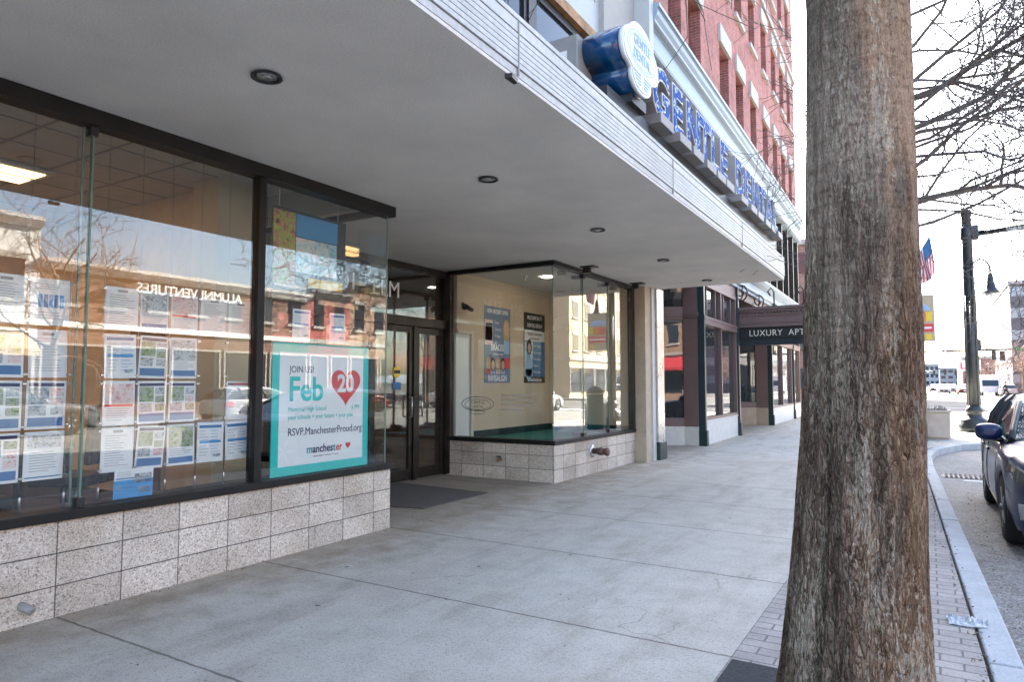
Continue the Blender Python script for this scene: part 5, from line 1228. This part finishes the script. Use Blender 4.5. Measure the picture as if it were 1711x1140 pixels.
# pedestrian
def person(loc, rz, label):
    t = thing('person', label, 'person', loc, rz)
    def skin(nm, joints, edges, m, par=t):
        me = bpy.data.meshes.new(nm); me.from_pydata([j[0] for j in joints], edges, []); me.materials.append(m)
        o = bpy.data.objects.new(nm, me); COL.objects.link(o); o.parent = par
        o.modifiers.new('s', 'SKIN'); sv = me.skin_vertices[0].data
        for i, j in enumerate(joints): sv[i].radius = j[1] if isinstance(j[1], tuple) else (j[1], j[1])
        sv[0].use_root = True
        u = o.modifiers.new('u', 'SUBSURF'); u.levels = 1; u.render_levels = 2
        for p in me.polygons: p.use_smooth = True
        return o
    hand = []
    J = [((0, 0, .98), (.15, .10)), ((0, 0, 1.2), (.14, .10)), ((0, -.01, 1.42), (.15, .10)), ((0, -.01, 1.53), .055), ((0, -.03, 1.60), (.07, .085)), ((0, -.03, 1.70), (.078, .095)), ((0, -.02, 1.78), (.05, .06)),
         ((.19, 0, 1.42), .055), ((.25, .12, 1.16), .045), ((.26, .04, .93), .035), ((.26, .0, .84), (.02, .04)),
         ((-.19, 0, 1.42), .055), ((-.25, -.14, 1.17), .045), ((-.25, -.30, .98), .035), ((-.25, -.37, .92), (.02, .04)),
         ((.09, 0, .9), .09), ((.10, -.22, .50), .062), ((.10, -.30, .09), .042), ((.10, -.42, .04), .035),
         ((-.09, 0, .9), .09), ((-.10, .14, .50), .062), ((-.10, .42, .16), .042), ((-.10, .36, .05), .035)]
    E = [(0, 1), (1, 2), (2, 3), (3, 4), (4, 5), (5, 6), (2, 7), (7, 8), (8, 9), (9, 10), (2, 11), (11, 12), (12, 13), (13, 14), (0, 15), (15, 16), (16, 17), (17, 18), (0, 19), (19, 20), (20, 21), (21, 22)]
    for base, s in ((10, 1), (14, -1)):
        bx, by, bz = J[base][0]
        for k in range(4):
            J.append(((bx + .0, by - .03 + .02 * k, bz - .07 - .012 * (k in (1, 2))), .009)); E.append((base, len(J) - 1))
        J.append(((bx - s * .0, by - .05, bz - .02), .010)); E.append((base, len(J) - 1))
    skin('body', J, E, SKIN)
    g2 = lambda idx, d: [((J[i][0]), tuple((a + d) for a in (J[i][1] if isinstance(J[i][1], tuple) else (J[i][1],) * 2))) for i in idx]
    skin('jacket', g2([0, 1, 2, 7, 8, 9, 11, 12, 13], .022), [(0, 1), (1, 2), (2, 3), (3, 4), (4, 5), (2, 6), (6, 7), (7, 8)], M('dark_jacket', (.03, .03, .035), .8))
    skin('trousers', g2([0, 15, 16, 17, 19, 20, 21], .018), [(0, 1), (1, 2), (2, 3), (0, 4), (4, 5), (5, 6)], M('dark_trousers', (.025, .028, .04), .85))
    g = MB(); g.lathe([(.001, 1.815), (.06, 1.80), (.095, 1.75), (.10, 1.69), (.085, 1.63)], (0, .012, 0), 14); g.build('hair', HAIRPRINT, t, world=False)
    return t
person((7.25, 94, -.13), R(60), 'distant pedestrian in dark jacket striding over the crossing')

# ================================================================ far end of the street
def simple_block(name, label, x0, x1, y0, y1, h, wall, win, floors, nwin, grp, faces='-Y', ww=.6, roof=None):
    t = thing(name, label, 'building', ((x0 + x1) / 2, (y0 + y1) / 2, 0), 0, grp)
    g = MB(); g.box(x0, x1, y0, y1, -.2, h); g.build('wall', wall, t)
    g = MB(); g.box(x0 - .2, x1 + .2, y0 - .2, y1 + .2, h, h + .5); g.build('roof', roof or GREYBOX, t)
    fh = h / floors
    for f in range(floors):
        if win == 'band':
            MB().box(x0 - .05, x1 + .05, y0 - .05, y1 + .05, f * fh + fh * .45, f * fh + fh * .9).build('window_band', PALEGLASS, t)
        else:
            for k in range(nwin):
                w = (x1 - x0) / nwin; a = x0 + w * (k + .5 - ww / 2); MB().box(a, a + w * ww, y0 - .06, y0 + .02, f * fh + .9, f * fh + fh * .8).build('window', DGLASS, t)
    return t
PALEGLASS = M('pale_window_band', (.22, .24, .27), .15, var=.1)
simple_block('office_block', 'grey office block with pale window bands far right', 10.2, 40, 120, 150, 15.6, M('grey_cladding', (.10, .10, .11), .7), 'band', 5, 0, 'distant buildings')
simple_block('brick_store', 'low reddish store with white sign far down the road', 5.6, 12.5, 160, 190, 6.2, M('faded_brick', (.24, .12, .10), .8), 'w', 2, 4, 'distant buildings')
ss = thing('store_sign', 'white sign with red letters LEL on the low reddish store', 'sign', (6.5, 159.6, 4.5))
g = MB(); g.box(4.9, 8.6, 159.55, 159.75, 3.9, 6.0); g.build('board', WHITE, ss); g = MB(); g.text('LEL', 1.7, YF(5.2, 159.54, 4.3), bold=.05, ex=.02); g.build('lettering', RED, ss)
for (x0, x1, y0, h, c_, nm, lb) in ((-14, -4, 230, 10, (.20, .20, .21), 'town_house', 'pale three storey house left of the far road'), (-34, -15, 210, 13, (.16, .13, .12), 'town_house', 'broad brown block left beyond the town house'), (-3, 3.5, 330, 9, (.24, .25, .27), 'town_house', 'whitish block closing the far road'), (4, 15, 360, 8, (.19, .20, .22), 'town_house', 'grey low block at the end of the road'), (20, 40, 250, 9, (.2, .19, .18), 'town_house', 'beige block far right of the road')):
    simple_block(nm, lb, x0, x1, y0, y0 + 18, h, M('far_wall', c_, .8), 'w', 3, 4, 'distant buildings')
lm = lambda z0, n, L, s: [(z0 + .25 * k * L / 3, (k * 137) % 360, 25 + (k * 17) % 40, L * (.7 + .3 * ((k * 7) % 5) / 5), .05 * s) for k in range(n)]
FT = M('reddish_twigs', (.26, .17, .13), .9, var=.2)
TP = 'first second third fourth fifth sixth'.split()
for k, (x, y, h) in enumerate(((8.3, 88, 5.0), (9.6, 94, 5.6), (11.2, 102, 6.2), (7.9, 128, 6), (-3.3, 120, 6), (-4.6, 74, 6.5))):
    bare_tree('small bare tree beyond the crossing, %s counted from the right kerb' % TP[k], x, y, h * .75, .10, 60 + k, lm(1.7, 9, h * .42, .8), 'bare trees beyond the crossing', 3, minr=.014, kids=(3, 5), n=5, tm=FT)

# ================================================================ across the street (seen in the panes)
def shop_row(label, y0, y1, h, wall, cornice, floors, nwin, awn=None, cat='building'):
    X = 20.6
    t = thing('street_building', label, cat, (X, (y0 + y1) / 2, 0), 0, 'buildings across the street')
    g = MB(); g.box(X, X + 14, y0, y1, -.2, h); g.build('wall', wall, t)
    g = MB(); g.prism([(X + .2, h), (X - .12, h), (X - .35, h + .28), (X - .38, h + .42), (X + .2, h + .45)], y0, y1, f=lambda a, b, c: (a, c, b)); g.box(X - .1, X + .05, y0, y1, 3.75, 4.0); g.build('cornice', cornice, t)
    for f in range(1, floors):
        for k in range(nwin):
            w = (y1 - y0) / nwin; a = y0 + w * (k + .28); z = 4.2 + (f - 1) * 3.3
            if z + 1.7 > h: continue
            wn = MB().box(X - .03, X + .1, a, a + w * .44, z + .55, z + 2.1).build('window', DGLASS, t); MB().box(X - .1, X + .02, a - .1, a + w * .44 + .1, z + .4, z + .548).build('sill', CREAMSTONE, wn); MB().box(X - .07, X + .02, a - .1, a + w * .44 + .1, z + 2.102, z + 2.35).build('lintel', CREAMSTONE, wn)
    n = max(2, int((y1 - y0) / 2.6))
    for k in range(n):
        w = (y1 - y0) / n; a = y0 + w * k + .18; wn = MB().box(X - .02, X + .1, a, a + w - .36, .6, 3.0).build('shop_window', DGLASS, t)
        g = MB(); g.box(X - .08, X + .02, a - .08, a, .5, 3.1); g.box(X - .08, X + .02, a + w - .36, a + w - .28, .5, 3.1); g.box(X - .08, X + .02, a, a + w - .36, 3.0, 3.1); g.build('frame', CREAMSTONE, wn)
    if awn:
        g = MB(); g.prism([(X - .02, 3.6), (X - 1.2, 2.75), (X - 1.2, 2.5), (X - .02, 3.4)], y0 + .4, y1 - .4, f=lambda a, b, c: (a, c, b)); g.build('awning', awn, t)
    return t
YB = M('yellow_brick', (.55, .42, .26), .8, fine=.1)
WS = M('white_stucco', (.70, .69, .66), .8)
shop_row('long tan block across the street behind the viewer', -26, -3, 9.5, TANBRICK, CREAMSTONE, 3, 8, M('red_awning', (.50, .04, .05), .7))
shop_row('grey stucco shop across the street with white cornice', -3, 7.5, 6.3, M('grey_stucco_wall', (.45, .44, .43), .8), WHITE, 2, 4)
shop_row('white two storey shop across the street', 7.5, 13.2, 7.6, WS, WHITE, 2, 3, YB)
av = shop_row('low brown brick building across the street with white roof sign letters', 13.2, 27.0, 6.05, DARKBRICK, WHITE, 2, 7)
shop_row('narrow red painted shop across the street', 27.0, 30.2, 6.4, M('red_facade', (.38, .07, .06), .7), CREAMSTONE, 2, 2)
shop_row('tan brick corner shop across the street', 30.2, 35.5, 7.2, TANBRICK, CREAMSTONE, 2, 3)
wg = thing('roof_sign', 'white letters along the parapet of the low brown building across the street', 'sign', (20.2, 18.8, 6.5))
g = MB(); g.text('ALUMNI VENTURES', .62, NF(20.15, 22.2, 5.46), ex=.04, sx=1.0, bold=.01); g.build('lettering', WHITE, wg)
g = MB(); g.box(20.2, 20.55, 15.4, 22.5, 5.40, 5.46); g.build('rail', BLACK, wg)
shop_row('tall cream block across the street past the side road', 60, 80, 14, YB, CREAMSTONE, 4, 7)
shop_row('tall brick block across the street farther on', 80, 110, 17, REDBRICK, CREAMSTONE, 5, 9)
for k, (y, s) in enumerate(((-2.5, 1), (11.8, 2), (37, 3), (46, 4))):
    bare_tree('bare street tree across the street, %s along the far kerb' % TP[k], 16.2, y, 5.2, .12, 90 + s, lm(2.3, 12, 2.9, 1), 'street trees across the street', 3, minr=.009, kids=(3, 5), n=5)
# the block past the brick building on this side
simple_block('corner_house', 'brown block past the side street behind the brick building', -30, -7.5, 66, 92, 14, DARKBRICK, 'w', 4, 6, 'distant buildings')

# ================================================================ camera and light
cam = bpy.data.cameras.new('camera'); co = bpy.data.objects.new('camera', cam); COL.objects.link(co)
cam.sensor_width = 36; cam.lens = 1141 / 1711 * 36; cam.clip_end = 6000; cam.clip_start = .05
co.location = (0, 0, 1.45); co.rotation_euler = (R(90 + 3.5607), 0, R(31.388))
sc.camera = co
AZ, EL = -27., 33.        # azimuth clockwise from +Y
sd = Vector((math.sin(R(AZ)) * math.cos(R(EL)), math.cos(R(AZ)) * math.cos(R(EL)), math.sin(R(EL))))
sun = bpy.data.lights.new('sun', 'SUN'); sun.energy = SUN_E; sun.angle = R(.5); sun.color = (1, .94, .84)
so = bpy.data.objects.new('sun', sun); COL.objects.link(so); so.rotation_euler = (-sd).to_track_quat('-Z', 'Y').to_euler(); so.location = (0, 0, 40)
w = bpy.data.worlds.new('World'); sc.world = w; w.use_nodes = True
nt = w.node_tree; bg = nt.nodes['Background']
sk = nt.nodes.new('ShaderNodeTexSky'); sk.sky_type = 'NISHITA'; sk.sun_disc = False
sk.sun_elevation = R(EL); sk.sun_rotation = R(AZ); sk.air_density = 1.0; sk.dust_density = 2.4; sk.ozone_density = 1.0
nt.links.new(sk.outputs[0], bg.inputs[0]); bg.inputs[1].default_value = SKY_S
sc.view_settings.view_transform = 'Standard'; sc.view_settings.look = 'None'; sc.view_settings.gamma = 1; sc.view_settings.exposure = EXPO
sc.render.engine = 'CYCLES'
cy = sc.cycles
cy.max_bounces = 10; cy.diffuse_bounces = 5; cy.glossy_bounces = 4; cy.transparent_max_bounces = 16; cy.caustics_reflective = False; cy.caustics_refractive = False
cy.sample_clamp_indirect = 6; cy.use_denoising = True
